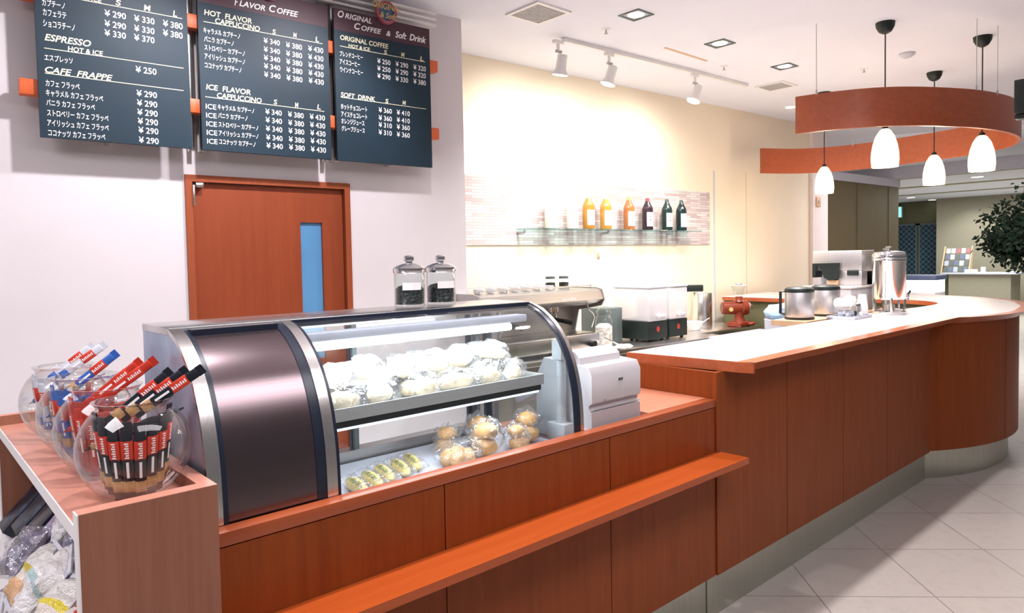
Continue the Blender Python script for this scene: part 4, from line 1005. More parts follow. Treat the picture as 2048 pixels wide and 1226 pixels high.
# ------------------------------------------------------------------ snack shelf unit
sh_ = thing('snack_shelf', 'wooden shelf unit with a pink tray top at the end of the counter', 'shelf unit', (0.378, 2.1, 0))
SX0, SX1, SY0, SY1, ST = 0.2535, 0.505, 1.491, 2.705, 1.040
part('end_panel', MB().box(SX0, SX1, SY0, SY0 + 0.036, 0.0, ST), 'shelf_wood', sh_)
part('end_panel', MB().box(SX0, SX1, SY1 - 0.03, SY1, 0.0, ST), 'shelf_wood', sh_)
part('back_panel', MB().box(SX1 - 0.03, SX1, SY0 + 0.036, SY1 - 0.03, 0.0, ST), 'shelf_wood', sh_)
part('tray_top', MB().box(SX0, SX1 - 0.03, SY0 + 0.036, SY1 - 0.03, 0.985, 1.010), 'shelf_top', sh_)
parts('edge_strip', [MB().box(SX0 - 0.0025, SX0, SY0 + 0.0365, SY1 - 0.0305, 0.983, 1.012), MB().box(SX0 - 0.0025, SX0, SY0, SY0 + 0.036, 0.0, ST), MB().box(SX0 - 0.0025, SX0, SY1 - 0.03, SY1, 0, ST)], 'white', sh_, 'white edge strip')
cp = MB(); cp.box(SX0, SX1, SY0, SY0 + 0.036, ST, ST + 0.0012); cp.box(SX1 - 0.03, SX1, SY0 + 0.036, SY1 - 0.03, ST, ST + 0.0012); cp.box(SX0, SX1, SY1 - 0.03, SY1, ST, ST + 0.0012)
part('rim', cp, 'shelf_top', sh_)
SL = math.atan2(0.52, 0.40)
def slope(x): return 0.72 + (x - 0.30) * 1.05
part('bin_floor', MB().prism([(0.06, slope(0.06) - 0.02), (0.06, slope(0.06)), (0.47, slope(0.47)), (0.47, slope(0.47) - 0.02)], 'y', SY0 + 0.036, SY1 - 0.03), 'white', sh_)
part('bin_lip', MB().box(0.045, 0.058, SY0 + 0.036, SY1 - 0.03, 0.30, 0.52), 'white', sh_)

# ------------------------------------------------------------------ chocolate bar bowls
BR = 0.112
def bowl_mesh():
    p = []
    for k in range(0, 23):
        a = math.radians(-66 + k * (66 + 52) / 22); p.append((BR * math.cos(a), 0.103 + BR * math.sin(a)))
    rim = [(0.0, 0.001), (0.045, 0.001)] + p + [(0.070, 0.196), (0.076, 0.203), (0.079, 0.206), (0.076, 0.2065), (0.066, 0.198)]
    return MB().lathe((0, 0, 0), rim, 48, caps=False)
def bar(kind):
    body, tip = {'black': ('black_wrap', 'biscuit'), 'red': ('red_wrap', None), 'blue': ('blue_wrap', 'biscuit'), 'white': ('white_wrap', 'blue_wrap')}[kind]
    t = thing('chocolate_bar', kind + ' chocolate bar', 'chocolate bar', (0, 0, 0))
    q = MB(); q.box(-0.011, 0.011, -0.006, 0.006, -0.070, 0.070, 0.004)
    for s in (-1, 1): q.box(-0.0115, 0.0115, -0.0012, 0.0012, min(s * 0.068, s * 0.084), max(s * 0.068, s * 0.084))
    part('wrapper', q, body, t)
    part('band', MB().box(-0.0116, 0.0116, -0.0066, 0.0066, 0.004, 0.046, 0.003), 'red', t, 'red brand band')
    s = MB(); s.box(-0.0025, 0.0025, -0.0068, -0.0060, -0.034, 0.000)
    for k in range(7): s.box(-0.004 + (k % 2) * 0.002, 0.004, -0.0072, -0.0064, 0.008 + k * 0.005, 0.0108 + k * 0.005)
    part('print', s, 'letter_white', t, 'white print')
    if tip: part('picture', MB().box(-0.0114, 0.0114, -0.0065, 0.0065, -0.066, -0.040, 0.003), tip, t)
    return t
names = {'black': 'black', 'red': 'red', 'blue': 'blue', 'white': 'silver-white'}
bowls = [(0.390, 1.650, 'black'), (0.389, 1.885, 'red'), (0.388, 2.115, 'blue'), (0.385, 2.38, 'white')]
blb = {'black': 'round glass bowl of black chocolate bars nearest the front of the shelf', 'red': 'round glass bowl of red chocolate bars', 'blue': 'round glass bowl of blue chocolate bars', 'white': 'round glass bowl of silver-white bars nearest the wall'}
bm0 = None
for bx, by, kind in bowls:
    if bm0 is None:
        bm0 = solo('glass_bowl', bowl_mesh(), 'bowl_glass', blb[kind], 'bowl', 'glass bowls on the shelf', 60)
        bm0.location = (bx, by, 1.0105); ob = bm0
    else:
        ob = bm0.copy(); COL.objects.link(ob); ob.location = (bx, by, 1.0105); ob['label'] = blb[kind]
    pr0 = bar(kind); first = [True]
    vd = math.atan2(bx, by)            # facing the customer side
    def put(x, y, z, rx, ry, rz, lb, grp):
        if first[0]: o = pr0; first[0] = False
        else: o = copy_thing(pr0, (0, 0, 0))
        o.location = (bx + x, by + y, 1.0105 + z); o.rotation_euler = (rx, ry, rz); o['label'] = lb; o['group'] = grp
    n = {'black': 8, 'red': 7, 'blue': 6, 'white': 6}[kind]
    g1 = kind + ' bars standing inside their bowl'; g2 = kind + ' bars leaning out of the bowl neck'; g3 = kind + ' bars lying loose inside'
    for k in range(n):                 # fan standing along the front of the bowl
        a = math.radians(-172 + 134 * k / (n - 1)); r = 0.066
        lean = 0.12; u_ = 2 * k / (n - 1) - 1
        put(r * math.cos(a), r * math.sin(a), 0.085 + 0.003 * (k % 2) + 0.022 * u_ * u_, lean, 0.0, a + math.pi / 2, '%s chocolate bar standing against the front of its glass bowl' % names[kind], g1)
    for k in range(4):                 # lying at the back
        put(-0.03 + 0.022 * k, 0.030 + 0.006 * k, 0.125 + 0.006 * (k % 2), 1.15, 0.1 * k, 0.5 + 0.25 * k, '%s chocolate bar lying loose in the back of its bowl' % names[kind], g3)
    no = {'black': 3, 'red': 2, 'blue': 1, 'white': 2}[kind]
    for k in range(no):
        put(0.018 + 0.026 * k, 0.005 - 0.016 * k + 0.012, 0.205 + 0.005 * k, -0.10, 0.88 + 0.05 * k, -0.55, '%s chocolate bar leaning out of the neck of its bowl' % names[kind], g2)

# ------------------------------------------------------------------ snacks in the bin
def on_slope(x, dz=0.0): return slope(x) + dz
TIL = -math.atan(1.05)
def bag_of(name, cat, L, W, T, mats, lb, x, y, rz, lift=0.0, seed=0, grp='snack bags in the bin'):
    t = thing(name, lb, cat, (0, 0, 0), grp)
    if mats == 'nuts':
        part('contents', MB().pillow((0, 0, 0.004), L * 0.86, W * 0.8, T * 0.8, 0.25, seed), 'nuts', t)
        part('bag', MB().pillow((0, 0, 0), L, W, T, 0.3, seed + 1), 'film', t, angle=20)
    else:
        part('bag', MB().pillow((0, 0, 0), L, W, T, 0.22, seed), mats, t)
        for s in (-1, 1): part('seal', MB().box(min(s * L * 0.49, s * L * 0.55), max(s * L * 0.49, s * L * 0.55), -W * 0.46, W * 0.46, T / 2 - 0.002, T / 2 + 0.002), 'white_wrap', t)
    z = slope(x) + lift
    t.rotation_euler = (Matrix.Rotation(TIL, 3, 'Y') @ Matrix.Rotation(rz, 3, 'Z')).to_euler()
    t.location = (x - 0.79 * 0.004, y, z + 0.003)
    return t
def flat_box(lb, x, y, w_, mats):
    t = thing('chocolate_box', lb, 'box', (0, 0, 0), 'dark boxes at the back of the bin')
    part('carton', MB().box(-0.11, 0.11, -w_ / 2, w_ / 2, 0, 0.035, 0.002), mats, t)
    part('end_flap', MB().box(0.1095, 0.113, -w_ / 2 + 0.004, w_ / 2 - 0.004, 0.004, 0.031), 'black', t)
    t.rotation_euler = (0, TIL, 0); t.location = (x, y, slope(x) + 0.004)
    return t
flat_box('dark printed chocolate box furthest back in the bin, beside the rear end panel', 0.34, 2.61, 0.10, 'box_print')
flat_box('dark printed chocolate box second from the rear end panel', 0.36, 2.49, 0.11, 'box_print')
flat_box('black chocolate box third from the rear end panel', 0.345, 2.37, 0.10, 'black_wrap')
flat_box('lilac printed chocolate box under the shelf', 0.36, 2.23, 0.13, 'lilac_print')
KN = {'nuts': 'clear bag of grey candies', 'print_yellow': 'cream bag with a yellow stripe', 'print_red': 'beige bag with a red stripe', 'print_white': 'white bag with green band'}
ORD = ['first', 'second', 'third', 'fourth', 'fifth']
ROWS = [('upper', 0.385, [(1.60, 'nuts'), (1.735, 'print_white'), (1.87, 'nuts'), (2.00, 'nuts'), (2.125, 'print_white')]),
        ('middle', 0.275, [(1.62, 'print_red'), (1.76, 'print_yellow'), (1.90, 'print_white'), (2.04, 'print_yellow'), (2.20, 'nuts')]),
        ('lower', 0.165, [(1.66, 'nuts'), (1.82, 'nuts'), (1.97, 'print_red'), (2.13, 'print_yellow'), (2.30, 'nuts')])]
n_ = 0
for rn, x, items in ROWS:
    for i, (y, k) in enumerate(items):
        n_ += 1
        bag_of('snack_bag', 'bag', 0.150, 0.125, 0.062, k, '%s, %s row of the bin, %s from the end panel' % (KN[k], rn, ORD[i]), x, y, 0.35 * math.sin(n_ * 2.1), 0.012 * (n_ % 3) + (0.03 if rn == 'middle' else 0.0), n_)
# ------------------------------------------------------------------ kitchen back counter
kc = thing('kitchen_counter', 'stainless steel kitchen counter along the back wall', 'counter', (4.1, 3.7, 0))
part('worktop', MB(MW).box(2.70, 5.26, 3.56, 4.385, 0.765, 0.80, 0.004), 'steel', kc)
part('worktop', MB(MW).box(5.262, 6.25, 3.82, 4.385, 0.765, 0.80, 0.004), 'steel', kc)
part('cabinet', MB(MW).box(2.72, 5.24, 3.60, 4.36, 0.0, 0.764), 'steel_dark', kc)
part('cabinet', MB(MW).box(5.242, 6.20, 3.86, 4.36, 0.0, 0.764), 'steel_dark', kc)
def on_wt(x, w): return wp(x, w, 0.8005)
# espresso machine
EX0, EX1, EY = 2.80, 4.00, 3.46
em = thing('espresso_machine', 'long stainless steel espresso machine on the kitchen counter', 'espresso machine', (3.4, 3.7, 0.80))
part('base', MB().box(EX0, EX1, EY, EY + 0.50, 0.832, 0.935, 0.008), 'steel', em)
part('drip_tray', MB().box(EX0 + 0.04, EX1 - 0.04, EY + 0.01, EY + 0.26, 0.9355, 0.942), 'steel_dark', em)
part('back_body', MB().box(EX0 + 0.01, EX1 - 0.012, EY + 0.27, EY + 0.50, 0.936, 1.15), 'steel_dark', em)
hd = MB(); hd.prism([(EY - 0.02, 1.165), (EY - 0.055, 1.19), (EY - 0.03, 1.255), (EY + 0.02, 1.268), (EY + 0.50, 1.268), (EY + 0.50, 1.14), (EY + 0.1, 1.14)], 'x', EX0 + 0.012, EX1 - 0.012)
part('head', hd, 'steel_dark', em, angle=25)
for x in (EX0, EX1 - 0.0115): part('side_plate', MB().prism([(EY - 0.03, 1.14), (EY - 0.062, 1.19), (EY - 0.038, 1.262), (EY + 0.02, 1.276), (EY + 0.505, 1.276), (EY + 0.505, 0.83), (EY + 0.27, 0.83), (EY + 0.2, 1.10)], 'x', x, x + 0.0115), 'steel_dark', em)
rl_ = MB()
for y in (EY + 0.03, EY + 0.47): rl_.cyl((EX0 + 0.05, y, 1.292), (EX1 - 0.05, y, 1.292), 0.004, seg=8)
for x in (EX0 + 0.06, 3.1, 3.4, 3.7, EX1 - 0.06):
    for y in (EY + 0.03, EY + 0.47): rl_.cyl((x, y, 1.268), (x, y, 1.292), 0.0035, seg=6)
part('cup_rail', rl_, 'chrome', em)
for x in (EX1, EX0 - 0.0):
    s_ = 1 if x == EX1 else -1
    k_ = MB(); k_.lathe((x, EY + 0.0, 1.185), [(0.0, 0.0), (0.018, 0.0), (0.028, 0.012), (0.028, 0.035), (0.018, 0.045), (0.0, 0.046)] if s_ > 0 else [(0.0, -0.046), (0.018, -0.045), (0.028, -0.035), (0.028, -0.012), (0.018, 0.0), (0.0, 0.0)], 14, axis='x')
    part('steam_knob', k_, 'black', em)
part('base_knob', MB().cyl((EX1 - 0.10, EY - 0.001, 0.862), (EX1 - 0.10, EY - 0.045, 0.862), 0.026, 0.022, 16), 'black', em)
for gx in (3.12, 3.62):
    g = MB(); g.lathe((gx, EY + 0.13, 1.05), [(0.0, 0.0), (0.038, 0.0), (0.042, 0.02), (0.042, 0.05), (0.055, 0.06), (0.055, 0.10)], 20)
    gh = part('group_head', g, 'chrome', em)
    q = MB(); q.cyl((gx, EY + 0.10, 1.055), (gx + 0.03, EY - 0.06, 1.035), 0.014, 0.018, 12); q.lathe((gx, EY + 0.13, 1.03), [(0.0, 0.0), (0.03, 0.0), (0.036, 0.02)], 16)
    part('portafilter', q, 'black', gh)
    b = MB()
    for k in range(5): b.cyl((gx - 0.06 + 0.03 * k, EY - 0.049, 1.205), (gx - 0.06 + 0.03 * k, EY - 0.052, 1.205), 0.006 if k != 3 else 0.009, seg=10)
    part('buttons', b, 'letter_white', em)
for wx in (EX0 + 0.16, EX1 - 0.14):
    part('steam_wand', MB().tube([(wx, EY + 0.0, 1.165), (wx, EY - 0.02, 1.12), (wx + 0.03, EY - 0.03, 1.09), (wx + 0.055, EY - 0.03, 1.06), (wx + 0.02, EY - 0.03, 0.985)], 0.0065, 8), 'chrome', em)
parts('foot', [MB().cyl((x, y, 0.8005), (x, y, 0.833), 0.022, 0.026, 12) for x in (EX0 + 0.06, EX1 - 0.06) for y in (EY + 0.06, EY + 0.44)], 'black', em)
def cup():
    t = thing('coffee_cup', '', 'cup', (0, 0, 0), 'cups stored on the espresso machine')
    part('bowl', MB().lathe((0, 0, 0), [(0.0, 0.001), (0.022, 0.001), (0.030, 0.012), (0.037, 0.045), (0.0385, 0.055), (0.036, 0.055), (0.034, 0.044), (0.027, 0.013), (0.0, 0.008)], 20), 'white', t)
    part('handle', MB().tube([(0.034, 0, 0.042), (0.052, 0, 0.042), (0.055, 0, 0.028), (0.045, 0, 0.016), (0.032, 0, 0.016)], 0.004, 8), 'white', t)
    return t
c0 = cup(); first = True
for i, x in enumerate((2.92, 3.03, 3.14, 3.25, 3.36, 3.47, 3.58)):
    for j, y in enumerate((EY + 0.11, EY + 0.25)):
        lb = 'white coffee cup in the %s row on top of the espresso machine' % ('front' if j == 0 else 'back')
        if first: place(c0, (x, y, 1.2685), (0, 0, 0.6), (0.9, 0.9, 0.62)); c0['label'] = lb; first = False
        else: copy_thing(c0, (x, y, 1.2685), (0, 0, 0.6 + 0.4 * i), lb, (0.9, 0.9, 0.62))
def small_jar(lb, loc):
    t = thing('storage_jar', lb, 'jar', loc, 'jars on the espresso machine')
    x, y, z = loc
    part('jar', MB().lathe(loc, [(0.0, 0.001), (0.036, 0.001), (0.04, 0.01), (0.04, 0.06), (0.033, 0.07), (0.033, 0.074)], 24), 'glass', t)
    part('contents', MB().lathe(loc, [(0.0, 0.006), (0.036, 0.007), (0.037, 0.045), (0.0, 0.05)], 20), 'beans', t)
    part('lid', MB().lathe(loc, [(0.0, 0.074), (0.037, 0.074), (0.037, 0.09), (0.03, 0.094), (0.0, 0.095)], 24), 'dark_grey', t, 'dark lid')
small_jar('small glass jar with dark lid on the espresso machine, next to the cups', (3.765, 3.74, 1.2685)); small_jar('small glass jar with dark lid on the espresso machine, nearer the steam knob', (3.87, 3.70, 1.2685))
# sweets jar
p0 = Vector((4.215, 3.60, 0.8005))
t = thing('sweets_jar', 'clear glass jar of white sweets beside the espresso machine', 'jar', tuple(p0))
part('jar', MB().lathe(p0, [(0.0, 0.001), (0.065, 0.001), (0.07, 0.012), (0.07, 0.20), (0.055, 0.235), (0.05, 0.25)], 28), 'glass', t)
part('contents', MB().lathe(p0, [(0.0, 0.008), (0.064, 0.01), (0.066, 0.15), (0.04, 0.175), (0.0, 0.18)], 24), 'sweets', t)
part('lid', MB().lathe(p0, [(0.056, 0.25), (0.06, 0.255), (0.06, 0.275), (0.03, 0.30), (0.012, 0.31), (0.018, 0.33), (0.0, 0.338)], 28), 'glass', t)
# grey cabinet behind
solo('water_filter', MB().box(4.30, 4.52, 3.66, 3.92, 0.8005, 1.085, 0.008), 'dark_grey', 'plain dark grey box standing between the sweets jar and the dispensers', 'appliance')
tg = MB()
for s in (0.0, 0.018): tg.tube([(4.30, 3.46 + s, 0.812), (4.18, 3.43 + s * 0.6, 0.83), (4.10, 3.50, 0.885)], 0.0045, 6)
solo('serving_tongs', tg, 'chrome', 'steel tongs lying on the kitchen counter before the sweets jar', 'tongs')
solo('folded_cloth', MB().blob((4.16, 3.36, 0.8005 + 0.018), (0.085, 0.05, 0.02), 3, 0.3, 3, -0.85, 4), 'paper', 'white folded cloth on the kitchen counter edge', 'cloth')
# two ice dispensers
def dispenser(x0, x1, lb, first_):
    t = thing('drink_dispenser', lb, 'drink dispenser', ((x0 + x1) / 2, 3.66, 0.8), 'drink dispensers on the kitchen counter')
    y0, y1 = 3.465, 3.86
    fb = MB(); fb.box(x0, x1, y0, y1, 0.815, 0.965, 0.006); part('base', fb, 'black_green', t)
    parts('foot', [MB().cyl((x, y, 0.8005), (x, y, 0.816), 0.015, seg=10) for x in (x0 + 0.03, x1 - 0.03) for y in (y0 + 0.04, y1 - 0.04)], 'black', t)
    tb_ = MB(); tb_.box(x0 + 0.006, x1 - 0.006, y0 - 0.01, y1 - 0.03, 0.967, 1.235, 0.015, 3); part('tank', tb_, 'frosted', t, 'frosted clear tank')
    l = MB(); l.box(x0 + 0.002, x1 - 0.002, y0 - 0.014, y1 - 0.026, 1.236, 1.252, 0.005); l.box((x0 + x1) / 2 - 0.05, (x0 + x1) / 2 + 0.05, y0 + 0.12, y0 + 0.16, 1.252, 1.266, 0.004); part('lid', l, 'pale_grey', t)
    s = MB(); s.box((x0 + x1) / 2 - 0.045, (x0 + x1) / 2 + 0.045, y0 - 0.05, y0 - 0.011, 0.985, 1.02, 0.008); part('spout', s, 'white_plastic', t)
    e = MB(); e.prism([((x0 + x1) / 2 + 0.02 * math.cos(a), 0.90 + 0.024 * math.sin(a)) for a in [k * math.pi / 8 for k in range(16)]], 'y', y0 - 0.0015, y0); part('emblem', e, 'red_wrap', t, 'small round red emblem')
dispenser(4.605, 4.872, 'drink dispenser with frosted tank nearer the espresso machine', True)
dispenser(4.892, 5.158, 'drink dispenser with frosted tank nearer the red grinder', False)
# beyond the dispensers
lowc = thing('storage_cart', 'low white cart holding the storage tub', 'cart', (5.54, 3.09, 0))
part('body', MB().box(5.14, 5.94, 2.94, 3.235, 0.05, 0.665, 0.01), 'white', lowc)
parts('foot', [MB().cyl((x, y, 0), (x, y, 0.05), 0.02, seg=10) for x in (5.2, 5.88) for y in (2.99, 3.18)], 'dark_grey', lowc)
tu = thing('storage_tub', 'pale grey lidded storage tub beyond the drink dispensers', 'storage tub', (5.54, 3.09, 0.6655))
part('body', MB().box(5.15, 5.93, 2.955, 3.225, 0.6655, 0.78, 0.02, 3), 'white_plastic', tu)
part('lid', MB().box(5.12, 5.96, 2.935, 3.24, 0.781, 0.818, 0.012, 3), 'lid_grey', tu)
part('latch', MB().box(5.40, 5.50, 2.92, 2.934, 0.76, 0.805, 0.004), 'grey_plastic', tu)
t = thing('mixing_bowl', 'white bowl on the kitchen counter before the steel canister', 'bowl', (5.62, 3.70, 0.8005))
part('bowl', MB().lathe((5.62, 3.70, 0.8005), [(0.0, 0.001), (0.04, 0.001), (0.055, 0.02), (0.088, 0.078), (0.092, 0.082), (0.084, 0.080), (0.05, 0.024), (0.0, 0.012)], 28), 'white', t)
part('spoon', MB().tube([(5.62, 3.70, 0.82), (5.66, 3.66, 0.86), (5.72, 3.60, 0.915)], 0.005, 8), 'white_plastic', t)
for i, (x, y) in enumerate(((5.74, 3.02), (5.86, 3.02))):
    solo('paper_cup_lid', MB().lathe((x, y, 0.8185), [(0.0, 0.022), (0.036, 0.022), (0.040, 0.014), (0.043, 0.0)], 20, caps=False), 'white', 'white cup lid on the storage tub, ' + ('nearer the dispensers' if i == 0 else 'further along'), 'lid', 'cup lids on the tub')
ca = thing('steel_canister', 'tall steel canister with a long black handle behind the storage tub', 'canister', (5.965, 3.845, 0.8005))
part('body', MB().lathe((5.965, 3.845, 0.8005), [(0.0, 0.0), (0.10, 0.0), (0.102, 0.01), (0.102, 0.33), (0.098, 0.338), (0.0, 0.34)], 32), 'steel_z', ca)
part('handle', MB(Matrix.Translation((5.83, 3.90, 1.178)) @ Matrix.Rotation(-0.75, 4, 'Z')).box(-0.14, 0.14, -0.025, 0.025, -0.03, 0.035, 0.01), 'black_green', ca, 'black handle')
# red grinder
G = Vector((6.20, 3.575, 0.8005))
gr = thing('coffee_grinder', 'red enamel coffee grinder with a clear glass hopper', 'coffee grinder', tuple(G))
def gp(x, y, z): return (G.x + x, G.y + y, G.z + z)
part('base', MB(Matrix.Translation(G)).box(-0.10, 0.10, -0.08, 0.08, 0.0, 0.05, 0.015, 3), 'terracotta', gr)
part('column', MB().tube([gp(0, 0, 0.05), gp(0, 0, 0.09), gp(0, 0, 0.14)], [0.06, 0.045, 0.05], 20), 'terracotta', gr)
bdy = MB(); ax = Vector((0.74, -0.67, 0))
bdy.tube([G + Vector((0, 0, 0.18)) - ax * 0.17, G + Vector((0, 0, 0.18)) - ax * 0.16, G + Vector((0, 0, 0.18)) + ax * 0.02, G + Vector((0, 0, 0.18)) + ax * 0.03, G + Vector((0, 0, 0.18)) + ax * 0.08], [0.05, 0.062, 0.062, 0.072, 0.070], 24)
part('motor_body', bdy, 'terracotta', gr)
part('burr_cap', MB().tube([G + Vector((0, 0, 0.18)) + ax * 0.081, G + Vector((0, 0, 0.18)) + ax * 0.10, G + Vector((0, 0, 0.18)) + ax * 0.125], [0.055, 0.055, 0.03], 20), 'chrome', gr, 'chrome burr cap')
part('throat', MB().lathe(gp(0, 0, 0.24), [(0.05, 0.0), (0.036, 0.02), (0.034, 0.05)], 20), 'terracotta', gr)
part('hopper', MB().lathe(gp(0, 0, 0.288), [(0.030, 0.0), (0.040, 0.02), (0.068, 0.09), (0.072, 0.11), (0.070, 0.11), (0.066, 0.09), (0.038, 0.022)], 28, caps=False), 'glass', gr)
part('hopper_lid', MB().lathe(gp(0, 0, 0.398), [(0.0, 0.008), (0.075, 0.005), (0.078, 0.0)], 28).lathe(gp(0, 0, 0.406), [(0.0, 0.0), (0.03, 0.0), (0.03, 0.014), (0.0, 0.016)], 16), 'grey_plastic', gr)
part('badge', MB().cyl(G + Vector((0, 0, 0.17)) - ax * 0.10 + Vector((-0.035, -0.044, 0)), G + Vector((0, 0, 0.17)) - ax * 0.10 + Vector((-0.043, -0.054, 0)), 0.020, seg=16), 'gold', gr, 'round gold badge')
part('catch_tray', MB().blob(gp(0.07, -0.09, 0.025), (0.05, 0.04, 0.022), 2, 0.0, 1, -0.9, 1), 'terracotta', gr)

# glass shelf and syrup bottles
gs = thing('glass_shelf', 'clear glass shelf on steel brackets across the strip mosaic', 'shelf', tuple(wp(4.72, 4.31, 1.735)))
part('pane', MB(MW).box(3.60, 5.85, 4.22, 4.388, 1.733, 1.743, 0.001), 'shelf_glass', gs)
for x in (3.62, 4.59, 5.51):
    b = MB(MW); b.cyl((x, 4.387, 1.712), (x, 4.30, 1.712), 0.011); b.cyl((x, 4.30, 1.712), (x, 4.295, 1.733), 0.010); part('bracket', b, 'grey_plastic', gs)
def liquid(name, c, rough=0.15): return plain(name, c, rough, var=0.12, scale=30)
LQ = [((0.85, 0.80, 0.72), 'pale clear syrup'), ((0.83, 0.76, 0.70), 'pale cream syrup'), ((0.46, 0.21, 0.035), 'amber syrup'), ((0.50, 0.26, 0.05), 'golden syrup'), ((0.42, 0.15, 0.05), 'orange brown syrup'),
      ((0.035, 0.020, 0.030), 'dark red-black syrup'), ((0.012, 0.035, 0.032), 'black green syrup'), ((0.010, 0.028, 0.030), 'black green syrup')]
BX = [3.90, 4.15, 4.345, 4.56, 4.866, 5.124, 5.409, 5.63]
blab = ['bottle of pale syrup at the espresso machine end of the glass shelf', 'bottle of pale syrup second along the glass shelf', 'amber syrup bottle, first coloured one after the pale pair', 'golden syrup bottle with a broad shoulder next to the amber one',
        'orange-brown syrup bottle in the middle of the gap between golden and dark ones', 'dark syrup bottle with a red cap', 'black-green syrup bottle next to the red capped one', 'black-green syrup bottle at the far end of the glass shelf']
for i, (x, (c, nm), lb) in enumerate(zip(BX, LQ, blab)):
    p = wp(x, 4.30, 1.7435); t = thing('syrup_bottle', lb, 'bottle', tuple(p), 'syrup bottles on the glass shelf')
    k = 1.0 if i > 1 else 0.92
    part('bottle', MB().lathe(p, [(0.0, 0.0), (0.047, 0.0), (0.051, 0.006), (0.051, 0.195), (0.047, 0.212), (0.030, 0.245), (0.022, 0.262), (0.018, 0.275 * k)], 24), liquid('syrup_%d' % i, c), t)
    lbm = MB(); n = 22; r = 0.0518
    a0, a1 = math.radians(-150), math.radians(20)
    poly = [(p.x + r * math.cos(a0 + (a1 - a0) * q_ / n), p.y + r * math.sin(a0 + (a1 - a0) * q_ / n)) for q_ in range(n + 1)]
    lbm.prism(poly + [(p.x + (r - 0.0007) * math.cos(a0 + (a1 - a0) * q_ / n), p.y + (r - 0.0007) * math.sin(a0 + (a1 - a0) * q_ / n)) for q_ in reversed(range(n + 1))], 'z', p.z + 0.034, p.z + 0.165)
    lp = part('label', lbm, 'paper', t, 'white label')
    mk = MB(); aa = math.radians(-112); d = Vector((math.cos(aa), math.sin(aa), 0)); tng = Vector((-d.y, d.x, 0))
    for (u, z_, hw, hh) in ((0, 0.125, 0.008, 0.004), (0.002, 0.092, 0.007, 0.007), (-0.001, 0.06, 0.010, 0.003)):
        cpt = Vector((p.x, p.y, p.z + z_)) + d * (r + 0.0006) + tng * u
        mk.add([cpt - tng * hw - Vector((0, 0, hh)), cpt + tng * hw - Vector((0, 0, hh)), cpt + tng * hw + Vector((0, 0, hh)), cpt - tng * hw + Vector((0, 0, hh))], [(0, 1, 2, 3)])
    part('print', mk, 'emblem_red' if i in (5, 6) else 'grey_plastic', lp)
    part('cap', MB().lathe(p, [(0.020, 0.270 * k), (0.018, 0.298 * k), (0.0, 0.302 * k)], 16), 'emblem_red' if i == 5 else 'crust' if i == 4 else ('white' if i < 4 else 'dark_grey'), t)
t = thing('wall_outlet', 'small beige wall hook below the mosaic', 'wall fitting', tuple(wp(4.56, 4.39, 1.50)))
part('plate', MB(MW).box(4.545, 4.575, 4.388, 4.3995, 1.49, 1.535, 0.003), 'tan_wood', t); part('hook', MB(MW).box(4.555, 4.565, 4.375, 4.389, 1.495, 1.51, 0.003), 'grey_plastic', t)
t = thing('wall_switch', 'small beige switch box on the white end wall', 'switch', tuple(wp(8.42, 4.35, 2.1)))
part('plate', MB(MW).box(8.36, 8.46, 4.345, 4.36, 2.07, 2.19, 0.004), 'tan_wood', t); part('button', MB(MW).box(8.40, 8.42, 4.338, 4.3455, 2.11, 2.15, 0.002), 'grey_plastic', t)

# ------------------------------------------------------------------ coffee station on the bar
pf = thing('station_shelf', 'pale wooden shelf on the staff side of the bar under the coffee makers', 'shelf', (4.85, 2.3, 0))
part('board', MB().prism([(4.29, 2.008), (5.72, 2.008), (5.72, 2.50), (4.98, 2.50), (4.98, 2.245), (4.29, 2.245)], 'z', 1.035, 1.070), 'tan_wood', pf)
parts('leg', [MB().box(x - 0.02, x + 0.02, y - 0.02, y + 0.02, 0.0, 1.034) for x, y in ((4.42, 2.06), (4.42, 2.19), (5.64, 2.06), (5.64, 2.44))], 'steel_dark', pf)
def thermal(x, y, lb):
    c = (x, y, 1.0705)
    t = thing('thermal_server', lb, 'coffee server', c, 'thermal coffee servers')
    part('base', MB().lathe(c, [(0.0, 0.0), (0.090, 0.0), (0.092, 0.004), (0.092, 0.014)], 32), 'black_green', t)
    part('body', MB().lathe(c, [(0.089, 0.014), (0.091, 0.02), (0.091, 0.172), (0.088, 0.178)], 32), 'steel_matte', t)
    part('lid', MB().lathe(c, [(0.092, 0.178), (0.093, 0.188), (0.089, 0.200), (0.070, 0.210), (0.02, 0.214), (0.0, 0.214)], 32), 'black_green', t, 'black lid')
    hx, hy = -0.5, 0.78   # towards the staff
    hh = MB(); hh.tube([(x + hx * 0.09, y + hy * 0.09, 1.255), (x + hx * 0.125, y + hy * 0.125, 1.25), (x + hx * 0.125, y + hy * 0.125, 1.11), (x + hx * 0.09, y + hy * 0.09, 1.10)], 0.010, 8)
    part('handle', hh, 'black', t)
thermal(4.455, 2.135, 'steel thermal coffee server with black lid, nearer the grinder'); thermal(4.80, 2.115, 'steel thermal coffee server with black lid, behind the sugar tray')
cmk = thing('coffee_brewer', 'grey drip coffee brewer with a black filter basket', 'coffee maker', (5.4, 2.3, 1.0705))
part('base', MB().box(5.16, 5.62, 2.09, 2.47, 1.0705, 1.236, 0.008), 'grey_plastic', cmk)
part('hot_plate', MB().box(5.155, 5.66, 2.085, 2.475, 1.2365, 1.250, 0.004), 'white_plastic', cmk)
part('column', MB().box(5.52, 5.66, 2.12, 2.47, 1.2505, 1.36), 'pale_grey', cmk)
part('body', MB().box(5.42, 5.66, 2.12, 2.49, 1.361, 1.515, 0.006), 'steel_matte', cmk)
part('side_cover', MB().box(5.42, 5.66, 2.12, 2.30, 1.2505, 1.3605, 0.004), 'steel_matte', cmk)
